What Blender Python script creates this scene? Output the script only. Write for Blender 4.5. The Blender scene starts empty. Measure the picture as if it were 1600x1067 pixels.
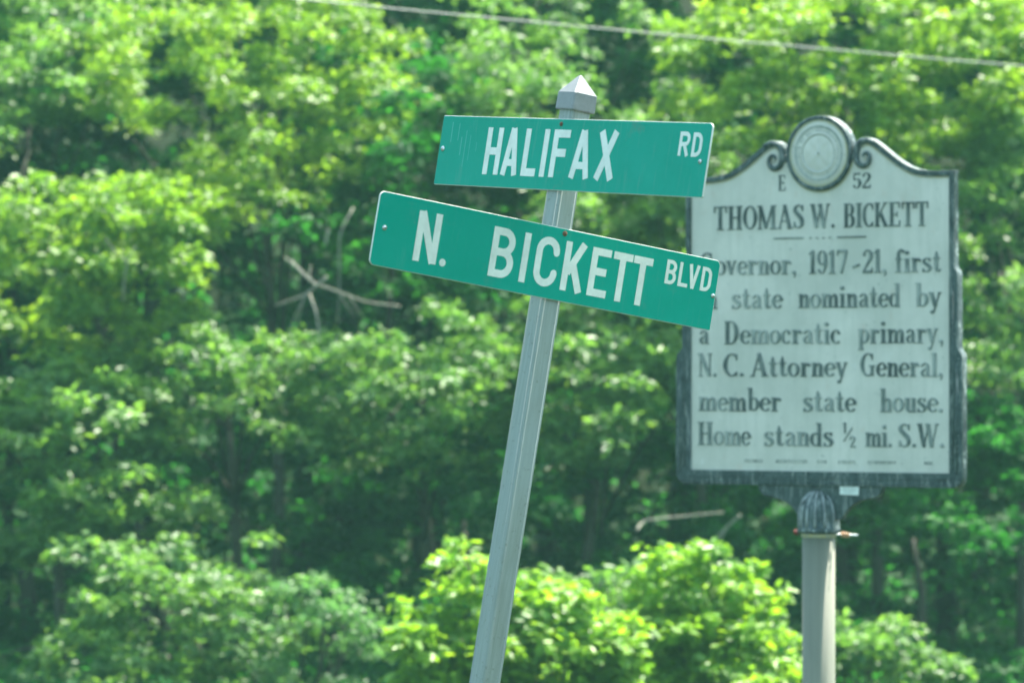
import bpy, math, random
import numpy as np
from mathutils import Vector, Matrix

random.seed(7)
RNG = np.random.default_rng(11)
SC = bpy.context.scene
COL = SC.collection

# ------------------------------------------------------------------ camera
CZ = 2.3
PITCH = math.atan(50 / 6689.0)
cd = bpy.data.cameras.new('camera')
cam = bpy.data.objects.new('camera', cd)
COL.objects.link(cam)
cam.location = (0, 0, CZ)
cam.rotation_euler = (math.pi / 2 + PITCH, 0, 0)
cd.sensor_width = 36.0
cd.lens = 36.0 * 6689.0 / 1600.0
cd.clip_start = 0.1
cd.clip_end = 2000
cd.dof.use_dof = True
cd.dof.focus_distance = 9.9
cd.dof.aperture_fstop = 6.2
SC.camera = cam

# ------------------------------------------------------------------ sky, sun, exposure
SUN_AZ = math.radians(50)      # measured from +x towards +y (behind the signs, right)
SUN_EL = math.radians(63)
world = bpy.data.worlds.new('World')
SC.world = world
world.use_nodes = True
wn = world.node_tree.nodes
wl = world.node_tree.links
for n in list(wn):
    wn.remove(n)
sky = wn.new('ShaderNodeTexSky')
sky.sky_type = 'NISHITA'
sky.sun_disc = False
sky.sun_elevation = SUN_EL
sky.sun_rotation = math.pi / 2 - SUN_AZ
sky.air_density = 1.0
sky.dust_density = 3.0
sky.ozone_density = 1.0
wmul = wn.new('ShaderNodeMix')
wmul.data_type = 'RGBA'
wmul.blend_type = 'MULTIPLY'
wmul.inputs[0].default_value = 1.0
wmul.inputs[7].default_value = (0.90, 1.06, 0.88, 1)
wb = wn.new('ShaderNodeBackground')
wb.inputs[1].default_value = 0.15
wo = wn.new('ShaderNodeOutputWorld')
wl.new(sky.outputs[0], wmul.inputs[6])
wl.new(wmul.outputs[2], wb.inputs[0])
wl.new(wb.outputs[0], wo.inputs[0])
sd = bpy.data.lights.new('sun', 'SUN')
sd.energy = 4.2
sd.angle = math.radians(0.6)
sd.color = (1.0, 0.95, 0.84)
sun = bpy.data.objects.new('sun', sd)
COL.objects.link(sun)
sdir = Vector((math.cos(SUN_AZ) * math.cos(SUN_EL), math.sin(SUN_AZ) * math.cos(SUN_EL), math.sin(SUN_EL)))
sun.rotation_euler = sdir.to_track_quat('Z', 'Y').to_euler()
sun.location = (20, 20, 30)
SC.view_settings.view_transform = 'Standard'
SC.view_settings.look = 'None'
SC.view_settings.exposure = 2.0
SC.view_settings.gamma = 1.0
SC.view_settings.use_curve_mapping = False
SC.cycles.max_bounces = 8
SC.cycles.volume_bounces = 1
SC.cycles.transparent_max_bounces = 8


# ------------------------------------------------------------------ small helpers
def tag(o, label=None, cat=None, group=None, kind=None):
    if label: o['label'] = label
    if cat: o['category'] = cat
    if group: o['group'] = group
    if kind: o['kind'] = kind
    return o


def empty(name, loc, label, cat, group=None, rot=(0, 0, 0)):
    o = bpy.data.objects.new(name, None)
    COL.objects.link(o)
    o.location = loc
    o.rotation_euler = rot
    o.empty_display_size = 0.1
    return tag(o, label, cat, group)


def link(name, me, parent=None, mat=None):
    if mat is not None and len(me.materials) == 0:
        me.materials.append(mat)
    o = bpy.data.objects.new(name, me)
    COL.objects.link(o)
    if parent is not None:
        o.parent = parent
    return o


def mesh(name, vs, fs, mat=None, smooth=False):
    me = bpy.data.meshes.new(name)
    me.from_pydata([tuple(v) for v in vs], [], fs)
    me.update()
    if mat: me.materials.append(mat)
    if smooth:
        me.polygons.foreach_set('use_smooth', [True] * len(me.polygons))
    return me


def ray_at(px, py, Y):
    """a point of the place seen at photograph pixel (px, py), Y metres away"""
    c, s = math.cos(PITCH), math.sin(PITCH)
    x = (px - 800) / 6689.0
    z = (533.5 - py) / 6689.0
    d = Vector((x, c - z * s, s + z * c))
    t = Y / d.y
    return Vector((0, 0, CZ)) + d * t


# node helpers
class NT:
    def __init__(self, name):
        self.m = bpy.data.materials.new(name)
        self.m.use_nodes = True
        self.t = self.m.node_tree
        self.n = self.t.nodes
        self.l = self.t.links
        self.b = self.n['Principled BSDF']
        self.out = self.n['Material Output']

    def set(self, **k):
        for a, v in k.items():
            self.b.inputs[a.replace('_', ' ')].default_value = v
        return self

    def pos(self, scale=(1, 1, 1), kind='obj'):
        mp = self.n.new('ShaderNodeMapping')
        mp.inputs['Scale'].default_value = scale
        if kind == 'obj':
            tc = self.n.new('ShaderNodeTexCoord')
            self.l.new(tc.outputs['Object'], mp.inputs[0])
        else:
            g = self.n.new('ShaderNodeNewGeometry')
            self.l.new(g.outputs['Position'], mp.inputs[0])
        return mp.outputs[0]

    def noise(self, vec, scale, detail=4, rough=0.6):
        t = self.n.new('ShaderNodeTexNoise')
        t.inputs['Scale'].default_value = scale
        t.inputs['Detail'].default_value = detail
        t.inputs['Roughness'].default_value = rough
        self.l.new(vec, t.inputs['Vector'])
        return t.outputs['Fac']

    def ramp(self, fac, stops):
        r = self.n.new('ShaderNodeValToRGB')
        e = r.color_ramp.elements
        while len(e) < len(stops): e.new(0.5)
        for i, (p, c) in enumerate(stops):
            e[i].position = p
            e[i].color = (c[0], c[1], c[2], 1) if hasattr(c, '__len__') else (c, c, c, 1)
        self.l.new(fac, r.inputs[0])
        return r.outputs[0]

    def mix(self, fac, a, b, mode='MIX'):
        m = self.n.new('ShaderNodeMix')
        m.data_type = 'RGBA'
        m.blend_type = mode
        for s, v in ((0, fac), (6, a), (7, b)):
            if hasattr(v, 'is_linked') or hasattr(v, 'links'):
                self.l.new(v, m.inputs[s])
            elif s == 0:
                m.inputs[0].default_value = v
            else:
                m.inputs[s].default_value = (v[0], v[1], v[2], 1)
        return m.outputs[2]

    def math(self, op, a, b=0.0):
        m = self.n.new('ShaderNodeMath')
        m.operation = op
        for i, v in enumerate((a, b)):
            if hasattr(v, 'links'): self.l.new(v, m.inputs[i])
            else: m.inputs[i].default_value = v
        return m.outputs[0]

    def to(self, sock, name):
        self.l.new(sock, self.b.inputs[name])
        return self

    def bump(self, h, strength, dist):
        b = self.n.new('ShaderNodeBump')
        b.inputs['Strength'].default_value = strength
        b.inputs['Distance'].default_value = dist
        self.l.new(h, b.inputs['Height'])
        self.l.new(b.outputs[0], self.b.inputs['Normal'])
        return self


# ------------------------------------------------------------------ materials
def mat_leaf(name, dark, light, trans, gloss=0.42, tw=0.45):
    t = NT(name)
    a = t.n.new('ShaderNodeAttribute')
    a.attribute_name = 'leaf_variation'
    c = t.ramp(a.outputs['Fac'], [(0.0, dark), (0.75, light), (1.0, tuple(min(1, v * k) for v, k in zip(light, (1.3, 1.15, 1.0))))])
    t.to(c, 'Base Color')
    t.set(Roughness=gloss)
    t.b.inputs['Specular IOR Level'].default_value = 0.45 if gloss < 0.5 else 0.2
    tr = t.n.new('ShaderNodeBsdfTranslucent')
    tc = t.mix(1.0, c, trans, 'MULTIPLY')
    t.l.new(tc, tr.inputs[0])
    mx = t.n.new('ShaderNodeMixShader')
    mx.inputs[0].default_value = tw
    t.l.new(t.b.outputs[0], mx.inputs[1])
    t.l.new(tr.outputs[0], mx.inputs[2])
    t.l.new(mx.outputs[0], t.out.inputs[0])
    return t.m


LEAF = {
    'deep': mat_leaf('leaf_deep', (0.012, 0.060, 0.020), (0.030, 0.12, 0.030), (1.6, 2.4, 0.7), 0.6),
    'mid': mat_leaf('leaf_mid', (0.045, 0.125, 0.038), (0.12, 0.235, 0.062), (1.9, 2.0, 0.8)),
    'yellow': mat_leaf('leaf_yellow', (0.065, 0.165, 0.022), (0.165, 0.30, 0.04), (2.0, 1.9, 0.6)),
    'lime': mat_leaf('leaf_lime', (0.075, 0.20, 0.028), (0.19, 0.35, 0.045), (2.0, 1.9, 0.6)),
    'pale': mat_leaf('leaf_pale', (0.06, 0.15, 0.055), (0.13, 0.25, 0.10), (1.5, 1.9, 0.9)),
}


def mat_bark(name, a, b):
    t = NT(name)
    p = t.pos((6, 6, 1.5), 'geo')
    f = t.noise(p, 6, 5)
    t.to(t.ramp(f, [(0.3, a), (0.7, b)]), 'Base Color')
    t.set(Roughness=0.9)
    t.bump(f, 0.6, 0.01)
    return t.m


M_BARK = mat_bark('bark', (0.028, 0.025, 0.018), (0.07, 0.062, 0.045))
M_DEAD = mat_bark('dead_wood', (0.18, 0.17, 0.135), (0.34, 0.32, 0.26))

# ground
t = NT('ground_grass')
p = t.pos((1, 1, 1), 'geo')
f1 = t.noise(p, 0.35, 5)
f2 = t.noise(p, 14, 4)
c = t.mix(f1, (0.012, 0.028, 0.010), (0.022, 0.042, 0.014))
c = t.mix(t.ramp(f2, [(0.35, 0.0), (0.7, 1.0)]), c, (0.022, 0.024, 0.014))
t.to(c, 'Base Color').set(Roughness=0.95)
t.b.inputs['Specular IOR Level'].default_value = 0.1
t.bump(f2, 0.8, 0.05)
M_GROUND = t.m

# sign sheeting
def mat_sheet(name, base, faded, seed, grime=0.3):
    t = NT(name)
    p = t.pos((1, 1, 1))
    mp = t.n.new('ShaderNodeMapping')
    mp.inputs['Location'].default_value = (seed, seed * 0.7, seed)
    t.l.new(p, mp.inputs[0])
    f = t.noise(mp.outputs[0], 5, 6, 0.65)
    st = t.pos((26, 26, 3.0))
    f2 = t.noise(st, 3, 5, 0.7)
    c = t.mix(t.ramp(f, [(0.35, 0.0), (0.70, 0.9)]), base, faded)
    c = t.mix(t.ramp(f2, [(0.56, 0.0), (0.78, grime)]), c, (0.13, 0.30, 0.25))
    f5 = t.noise(mp.outputs[0], 11, 5, 0.75)
    c = t.mix(t.ramp(f5, [(0.60, 0.0), (0.76, grime * 1.3)]), c, (0.13, 0.21, 0.17))
    fd = t.noise(mp.outputs[0], 90, 3, 0.6)
    c = t.mix(t.ramp(fd, [(0.70, 0.0), (0.80, 0.25)]), c, (0.20, 0.22, 0.16))
    t.to(c, 'Base Color')
    t.to(t.ramp(f, [(0.3, 0.35), (0.7, 0.5)]), 'Roughness')
    t.b.inputs['Specular IOR Level'].default_value = 0.06
    t.bump(t.noise(p, 9, 3), 0.3, 0.006)
    return t.m


M_GREEN1 = mat_sheet('green_sheeting_weathered', (0.001, 0.29, 0.205), (0.012, 0.33, 0.245), 3.1, 0.45)
M_GREEN2 = mat_sheet('green_sheeting', (0.0005, 0.285, 0.205), (0.004, 0.315, 0.235), 9.4, 0.18)

t = NT('scuffed_sheeting')
t.set(Base_Color=(0.045, 0.35, 0.29, 1), Roughness=0.6)
M_SCUFF = t.m

t = NT('white_sheeting')
p = t.pos((1, 1, 1), 'geo')
f = t.noise(p, 30, 5, 0.7)
t.to(t.mix(t.ramp(f, [(0.35, 0.0), (0.8, 1.0)]), (0.74, 0.76, 0.70), (0.55, 0.57, 0.52)), 'Base Color')
t.set(Roughness=0.4)
M_WHITE = t.m


def mat_metal(name, a, b, rough=(0.35, 0.6), metallic=0.6, sc=(1, 1, 1), ns=40, bump=0.1):
    t = NT(name)
    p = t.pos(sc, 'geo')
    f = t.noise(p, ns, 5, 0.65)
    g = t.noise(p, ns * 0.12, 3)
    c = t.mix(t.ramp(f, [(0.3, 0.0), (0.7, 1.0)]), a, b)
    c = t.mix(t.ramp(g, [(0.45, 0.0), (0.75, 0.35)]), c, tuple(v * 0.62 for v in a))
    t.to(c, 'Base Color')
    t.to(t.ramp(f, [(0.3, rough[0]), (0.7, rough[1])]), 'Roughness')
    t.b.inputs['Metallic'].default_value = metallic
    t.bump(f, bump, 0.002)
    return t.m


t = NT('galvanised_steel')
p = t.pos((1, 1, 1))
f = t.noise(t.pos((1, 1, 0.05)), 160, 5, 0.7)
g = t.noise(t.pos((1, 1, 0.25)), 14, 6, 0.7)
h = t.noise(p, 95, 3, 0.6)
c = t.mix(t.ramp(f, [(0.32, 0.0), (0.68, 1.0)]), (0.21, 0.245, 0.225), (0.29, 0.325, 0.305))
c = t.mix(t.ramp(g, [(0.40, 0.0), (0.65, 0.55)]), c, (0.32, 0.37, 0.37))
c = t.mix(t.ramp(h, [(0.62, 0.0), (0.72, 0.5)]), c, (0.12, 0.13, 0.10))
t.to(c, 'Base Color').to(t.ramp(g, [(0.3, 0.42), (0.7, 0.68)]), 'Roughness')
t.b.inputs['Metallic'].default_value = 0.25
t.bump(f, 0.25, 0.001)
M_GALV = t.m
M_CAP = mat_metal('cast_aluminium_cap', (0.20, 0.205, 0.215), (0.27, 0.275, 0.285), metallic=0.25, ns=70)
M_EDGE = mat_metal('bare_aluminium_edge', (0.62, 0.64, 0.60), (0.74, 0.75, 0.70), metallic=0.2, ns=30)
M_SCREW = mat_metal('zinc_screw', (0.6, 0.6, 0.6), (0.75, 0.75, 0.75), (0.2, 0.4), 0.8, ns=200)
M_RUST = mat_metal('rusty_bolt', (0.12, 0.06, 0.035), (0.24, 0.13, 0.07), (0.7, 0.9), 0.1, ns=200)
M_REDRUST = mat_metal('red_rust_bolt', (0.13, 0.02, 0.015), (0.20, 0.04, 0.03), (0.7, 0.9), 0.1, ns=200)
M_COPPER = mat_metal('copper_nut', (0.60, 0.30, 0.16), (0.72, 0.45, 0.28), (0.35, 0.5), 0.5, ns=150)
M_POLE = mat_metal('aluminium_pole', (0.155, 0.16, 0.12), (0.215, 0.215, 0.17), (0.6, 0.75), 0.1, sc=(1, 1, 0.08), ns=45)

# marker paints (object coordinates are metres on the plaque face)
t = NT('marker_silver_paint')
p = t.pos((1, 1, 1))
f = t.noise(p, 3.2, 7, 0.62)
f2 = t.noise(t.pos((17, 17, 1.3)), 2.2, 6, 0.7)
f3 = t.noise(p, 55, 4, 0.65)
f4 = t.noise(t.pos((1.2, 1, 0.8)), 11, 5, 0.7)
c = t.mix(t.ramp(f, [(0.34, 0.0), (0.66, 1.0)]), (0.65, 0.62, 0.56), (0.48, 0.475, 0.42))
c = t.mix(t.ramp(f2, [(0.46, 0.0), (0.72, 0.42)]), c, (0.41, 0.42, 0.365))
c = t.mix(t.ramp(f4, [(0.60, 0.0), (0.70, 0.35)]), c, (0.52, 0.41, 0.33))
c = t.mix(t.ramp(f4, [(0.28, 0.5), (0.38, 0.0)]), c, (0.64, 0.63, 0.61))
c = t.mix(t.ramp(f3, [(0.64, 0.0), (0.74, 0.7)]), c, (0.22, 0.25, 0.22))
t.to(c, 'Base Color').set(Roughness=0.55, Metallic=0.05)
t.bump(f3, 0.3, 0.002)
M_SILVER = t.m

t = NT('marker_black_border')
p = t.pos((1, 1, 1), 'geo')
f = t.noise(p, 26, 6, 0.75)
st = t.pos((34, 34, 5), 'geo')
f2 = t.noise(st, 2.0, 5, 0.75)
c = t.mix(t.ramp(f, [(0.38, 0.0), (0.72, 1.0)]), (0.012, 0.030, 0.034), (0.070, 0.105, 0.105))
c = t.mix(t.ramp(f2, [(0.53, 0.0), (0.66, 0.85)]), c, (0.25, 0.28, 0.27))
fs = t.noise(p, 150, 2, 0.5)
c = t.mix(t.ramp(fs, [(0.68, 0.0), (0.74, 0.8)]), c, (0.42, 0.44, 0.42))
t.to(c, 'Base Color').set(Roughness=0.5, Metallic=0.15)
t.bump(f, 0.4, 0.003)
M_BLACK = t.m

t = NT('marker_side_paint')
p = t.pos((1, 1, 1), 'geo')
f = t.noise(t.pos((20, 20, 9), 'geo'), 2.4, 5, 0.7)
c = t.ramp(f, [(0.42, (0.03, 0.045, 0.05)), (0.56, (0.12, 0.15, 0.15)), (0.66, (0.5, 0.52, 0.49))])
t.to(c, 'Base Color').set(Roughness=0.45, Metallic=0.2)
M_SIDE = t.m

t = NT('marker_letter_paint')
p = t.pos((1, 1, 1), 'geo')
big = t.noise(p, 7.5, 2, 0.5)
st = t.pos((70, 70, 14), 'geo')
f = t.noise(st, 2.0, 4, 0.7)
s = t.math('ADD', t.math('MULTIPLY', big, 1.25), t.math('MULTIPLY', f, 0.75))
c = t.ramp(s, [(0.78, (0.030, 0.048, 0.050)), (1.0, (0.13, 0.16, 0.15))])
c2 = t.mix(t.ramp(t.math('MULTIPLY', s, 0.5), [(0.50, 0.0), (0.60, 0.8)]), c, (0.33, 0.36, 0.33))
t.to(c2, 'Base Color').set(Roughness=0.6)
M_LETTER = t.m

t = NT('marker_letter_paint_dark')
t.to(t.ramp(t.noise(t.pos((60, 60, 14), 'geo'), 2.0, 4, 0.7), [(0.35, (0.020, 0.035, 0.038)), (0.7, (0.075, 0.10, 0.10))]), 'Base Color').set(Roughness=0.6)
M_LETTER_DARK = t.m

t = NT('aged_yellow_paint')
f = t.noise(t.pos((1, 1, 1), 'geo'), 35, 4, 0.7)
t.to(t.ramp(f, [(0.35, (0.40, 0.42, 0.34)), (0.6, (0.50, 0.46, 0.27))]), 'Base Color').set(Roughness=0.6)
M_BEAD = t.m

t = NT('worn_stain')
f = t.noise(t.pos((1, 1, 1), 'geo'), 60, 4, 0.7)
t.to(t.ramp(f, [(0.35, (0.20, 0.24, 0.23)), (0.65, (0.40, 0.43, 0.40))]), 'Base Color').set(Roughness=0.6)
M_STAIN = t.m

t = NT('rubbed_rib')
f = t.noise(t.pos((1, 1, 1), 'geo'), 45, 4, 0.7)
t.to(t.ramp(f, [(0.35, (0.10, 0.12, 0.13)), (0.6, (0.34, 0.37, 0.37))]), 'Base Color').set(Roughness=0.45)
M_RIB = t.m

t = NT('sticker_paper')
t.to(t.mix(t.noise(t.pos((1, 1, 1), 'geo'), 60, 3), (0.62, 0.68, 0.64), (0.74, 0.78, 0.74)), 'Base Color').set(Roughness=0.5)
M_PAPER = t.m
t = NT('grey_print')
t.set(Base_Color=(0.30, 0.36, 0.35, 1), Roughness=0.6)
M_PRINT = t.m
t = NT('wire_sheath')
t.to(t.mix(t.noise(t.pos((1, 1, 1), 'geo'), 20, 3), (0.20, 0.22, 0.20), (0.34, 0.35, 0.32)), 'Base Color').set(Roughness=0.5)
M_WIRE = t.m


# ------------------------------------------------------------------ ground
def ground_z(x, y):
    z = 1.0 * np.exp(-np.maximum(0, y + 2) ** 2 / 16.0) * (y > -2) + 1.0 * (y <= -2)
    b = np.clip((y - 33.0) / 14.0, 0, 1)
    z = z + 9.0 * b * b * (3 - 2 * b)
    z = z + 0.06 * np.sin(x * 0.9 + 1) * np.sin(y * 0.7) * (y > 4)
    return z


xs = np.concatenate([np.linspace(-900, -60, 12), np.linspace(-50, 50, 101), np.linspace(60, 900, 12)])
ys = np.concatenate([np.linspace(-900, -60, 12), np.linspace(-50, 60, 111), np.linspace(70, 900, 12)])
gx, gy = np.meshgrid(xs, ys)
gz = ground_z(gx, gy)
vs = np.stack([gx, gy, gz], -1).reshape(-1, 3)
W_ = len(xs)
fs = [(j * W_ + i, j * W_ + i + 1, (j + 1) * W_ + i + 1, (j + 1) * W_ + i) for j in range(len(ys) - 1) for i in range(W_ - 1)]
g = link('ground', mesh('ground', vs, fs, M_GROUND, True))
tag(g, 'grassy verge that rises into a wooded bank behind the signs', kind='structure')


# ------------------------------------------------------------------ tubes and lathes
def tube(paths, sides=7):
    """paths: list of (points, radii) -> verts, faces"""
    V, F = [], []
    for pts, rad in paths:
        pts = [Vector(q) for q in pts]
        n = len(pts)
        base = len(V)
        ref = Vector((0.13, 0.27, 1)).normalized()
        for i in range(n):
            d = (pts[min(i + 1, n - 1)] - pts[max(i - 1, 0)]).normalized()
            a = d.cross(ref)
            if a.length < 0.05: a = d.cross(Vector((1, 0, 0)))
            a.normalize()
            b = d.cross(a)
            r = rad[i] if hasattr(rad, '__len__') else rad
            for k in range(sides):
                th = 2 * math.pi * k / sides
                V.append(pts[i] + (a * math.cos(th) + b * math.sin(th)) * r)
        for i in range(n - 1):
            for k in range(sides):
                k2 = (k + 1) % sides
                F.append((base + i * sides + k, base + i * sides + k2, base + (i + 1) * sides + k2, base + (i + 1) * sides + k))
        F.append(tuple(base + k for k in range(sides))[::-1])
        F.append(tuple(base + (n - 1) * sides + k for k in range(sides)))
    return V, F


def lathe_z(profile, seg=48, mod=None, cx=0, cy=0):
    V, F = [], []
    for (r, z) in profile:
        for k in range(seg):
            th = 2 * math.pi * k / seg
            rr = r * (mod(th, z) if mod else 1)
            V.append((cx + rr * math.cos(th), cy + rr * math.sin(th), z))
    for i in range(len(profile) - 1):
        for k in range(seg):
            k2 = (k + 1) % seg
            F.append((i * seg + k, i * seg + k2, (i + 1) * seg + k2, (i + 1) * seg + k))
    F.append(tuple(range(seg))[::-1])
    F.append(tuple((len(profile) - 1) * seg + k for k in range(seg)))
    return V, F


def smooth_path(pts, n=6):
    """Catmull-Rom through points of any dimension"""
    P = np.array(pts, float)
    P = np.vstack([2 * P[0] - P[1], P, 2 * P[-1] - P[-2]])
    out = []
    for i in range(1, len(P) - 2):
        for k in range(n):
            u = k / n
            a, b, c, d = P[i - 1], P[i], P[i + 1], P[i + 2]
            out.append(0.5 * ((2 * b) + (-a + c) * u + (2 * a - 5 * b + 4 * c - d) * u * u + (-a + 3 * b - 3 * c + d) * u ** 3))
    out.append(P[-2])
    return np.array(out)


# ------------------------------------------------------------------ glyph outlines from strokes
class Glyph:
    def __init__(s):
        s.box = []      # x0,y0,x1,y1,w0,w1
        s.cap = []      # x,y,r

    def L(s, x0, y0, x1, y1, w, w1=None):
        s.box.append((x0, y0, x1, y1, w, w if w1 is None else w1)); return s

    def D(s, x, y, r):
        s.cap.append((x, y, r)); return s

    def P(s, pts, n=6):
        q = smooth_path(pts, n)
        for a, b in zip(q[:-1], q[1:]):
            s.L(a[0], a[1], b[0], b[1], a[2], b[2])
        for a in q[1:-1]: s.D(a[0], a[1], a[2] / 2)
        return s

    def A(s, cx, cy, rx, ry, a0, a1, wt, wn):
        n = max(8, int(abs(a1 - a0) / 10))
        q = []
        for i in range(n + 1):
            th = math.radians(a0 + (a1 - a0) * i / n)
            q.append((cx + rx * math.cos(th), cy + ry * math.sin(th), wn + (wt - wn) * math.cos(th) ** 2))
        for a, b in zip(q[:-1], q[1:]): s.L(a[0], a[1], b[0], b[1], a[2], b[2])
        for a in (q if abs(a1 - a0) >= 360 else q[1:-1]): s.D(a[0], a[1], a[2] / 2)
        return s

    def R(s, pts, rad, w):
        """monoline polyline with rounded corners"""
        q = [pts[0]]
        for i in range(1, len(pts) - 1):
            p0, p1, p2 = (Vector(pts[i - 1]), Vector(pts[i]), Vector(pts[i + 1]))
            r = min(rad, (p0 - p1).length * (0.5 if i > 1 else 1.0), (p2 - p1).length * (0.5 if i < len(pts) - 2 else 1.0))
            a = p1 + (p0 - p1).normalized() * r
            b = p1 + (p2 - p1).normalized() * r
            for k in range(9):
                u = k / 8
                # superellipse-like quarter
                th = u * math.pi / 2
                q.append(tuple(p1 + (a - p1) * (1 - math.sin(th)) + (b - p1) * (1 - math.cos(th))))
        q.append(pts[-1])
        for a, b in zip(q[:-1], q[1:]):
            if (Vector(a) - Vector(b)).length > 1e-6: s.L(a[0], a[1], b[0], b[1], w)
        for a in q[1:-1]: s.D(a[0], a[1], w / 2)
        return s


def glyph_loops(G, step):
    bx = np.array(G.box).reshape(-1, 6)
    cp = np.array(G.cap).reshape(-1, 3)
    px = np.concatenate([bx[:, 0], bx[:, 2], cp[:, 0]])
    py = np.concatenate([bx[:, 1], bx[:, 3], cp[:, 1]])
    m = max(bx[:, 4:].max() if len(bx) else 0, cp[:, 2].max() * 2 if len(cp) else 0)
    X = np.arange(px.min() - m, px.max() + m, step) + step * 0.37
    Y = np.arange(py.min() - m, py.max() + m, step) + step * 0.41
    gx, gy = np.meshgrid(X, Y)
    d = np.full(gx.shape, 1e9)
    for x0, y0, x1, y1, w0, w1 in bx:
        L = math.hypot(x1 - x0, y1 - y0)
        if L < 1e-9: continue
        ux, uy = (x1 - x0) / L, (y1 - y0) / L
        a = (gx - x0) * ux + (gy - y0) * uy
        b = -(gx - x0) * uy + (gy - y0) * ux
        w = w0 + (w1 - w0) * np.clip(a / L, 0, 1)
        d = np.minimum(d, np.maximum(np.abs(b) - w / 2, np.abs(a - L / 2) - L / 2))
    for x, y, r in cp:
        d = np.minimum(d, np.hypot(gx - x, gy - y) - r)
    ins = d < 0
    H, Wd = d.shape
    nxt = {}

    def pt(e):
        j, i, k = e
        if k == 0:
            a, b = d[j, i], d[j, i + 1]
            return (X[i] + step * a / (a - b), Y[j])
        a, b = d[j, i], d[j + 1, i]
        return (X[i], Y[j] + step * a / (a - b))
    code = ins[:-1, :-1] * 1 + ins[:-1, 1:] * 2 + ins[1:, 1:] * 4 + ins[1:, :-1] * 8
    js, is_ = np.nonzero((code > 0) & (code < 15))
    for j, i in zip(js, is_):
        c = code[j, i]
        b, r, t_, l = (j, i, 0), (j, i + 1, 1), (j + 1, i, 0), (j, i, 1)
        # directed with inside on the left
        T = {1: [(b, l)], 2: [(r, b)], 3: [(r, l)], 4: [(t_, r)], 5: [(b, l), (t_, r)], 6: [(t_, b)], 7: [(t_, l)],
             8: [(l, t_)], 9: [(b, t_)], 10: [(r, b), (l, t_)], 11: [(r, t_)], 12: [(l, r)], 13: [(b, r)], 14: [(l, b)]}[int(c)]
        for p_, q_ in T: nxt[p_] = q_
    loops = []
    while nxt:
        s0 = next(iter(nxt))
        e = s0
        lp = []
        while e in nxt:
            lp.append(pt(e))
            e = nxt.pop(e)
        if len(lp) > 6: loops.append(simplify(lp, step * 0.22))
    return loops


def simplify(lp, tol):
    P = np.array(lp)
    n = len(P)
    far = int(np.argmax(((P - P[0]) ** 2).sum(1)))

    def rdp(a, b):
        if b - a < 2: return [a]
        A, B = P[a], P[b % n]
        ab = B - A
        L = math.hypot(*ab) + 1e-12
        q = P[a + 1:b] - A
        dd = np.abs(q[:, 0] * ab[1] - q[:, 1] * ab[0]) / L
        k = int(np.argmax(dd))
        if dd[k] < tol: return [a]
        return rdp(a, a + 1 + k) + rdp(a + 1 + k, b)
    idx = rdp(0, far) + rdp(far, n)
    return [tuple(P[i]) for i in idx]


def extrude_loops(name, loops, y0, y1, mat, bevel=0.0, mapf=None, res=1):
    """fill loops given in (x, z) and give them depth from y0 (front) to y1 (back)"""
    cu = bpy.data.curves.new(name, 'CURVE')
    cu.dimensions = '2D'
    cu.fill_mode = 'BOTH'
    cu.extrude = max(1e-5, abs(y1 - y0) / 2 - bevel)
    cu.bevel_depth = bevel
    cu.bevel_resolution = res
    if bevel: cu.offset = -bevel
    for lp in loops:
        sp = cu.splines.new('POLY')
        sp.points.add(len(lp) - 1)
        for i, (x, y) in enumerate(lp): sp.points[i].co = (x, y, 0, 1)
        sp.use_cyclic_u = True
    o = bpy.data.objects.new('tmp', cu)
    COL.objects.link(o)
    dg = bpy.context.evaluated_depsgraph_get()
    me = bpy.data.meshes.new_from_object(o.evaluated_get(dg))
    bpy.data.objects.remove(o)
    bpy.data.curves.remove(cu)
    me.name = name
    n = len(me.vertices)
    co = np.empty(n * 3)
    me.vertices.foreach_get('co', co)
    co = co.reshape(-1, 3)
    out = np.stack([co[:, 0], (y0 + y1) / 2 - co[:, 2], co[:, 1]], -1)
    me.vertices.foreach_set('co', out.ravel())
    me.update()
    me.materials.clear()
    me.materials.append(mat)
    me.polygons.foreach_set('material_index', [0] * len(me.polygons))
    return me


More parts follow.
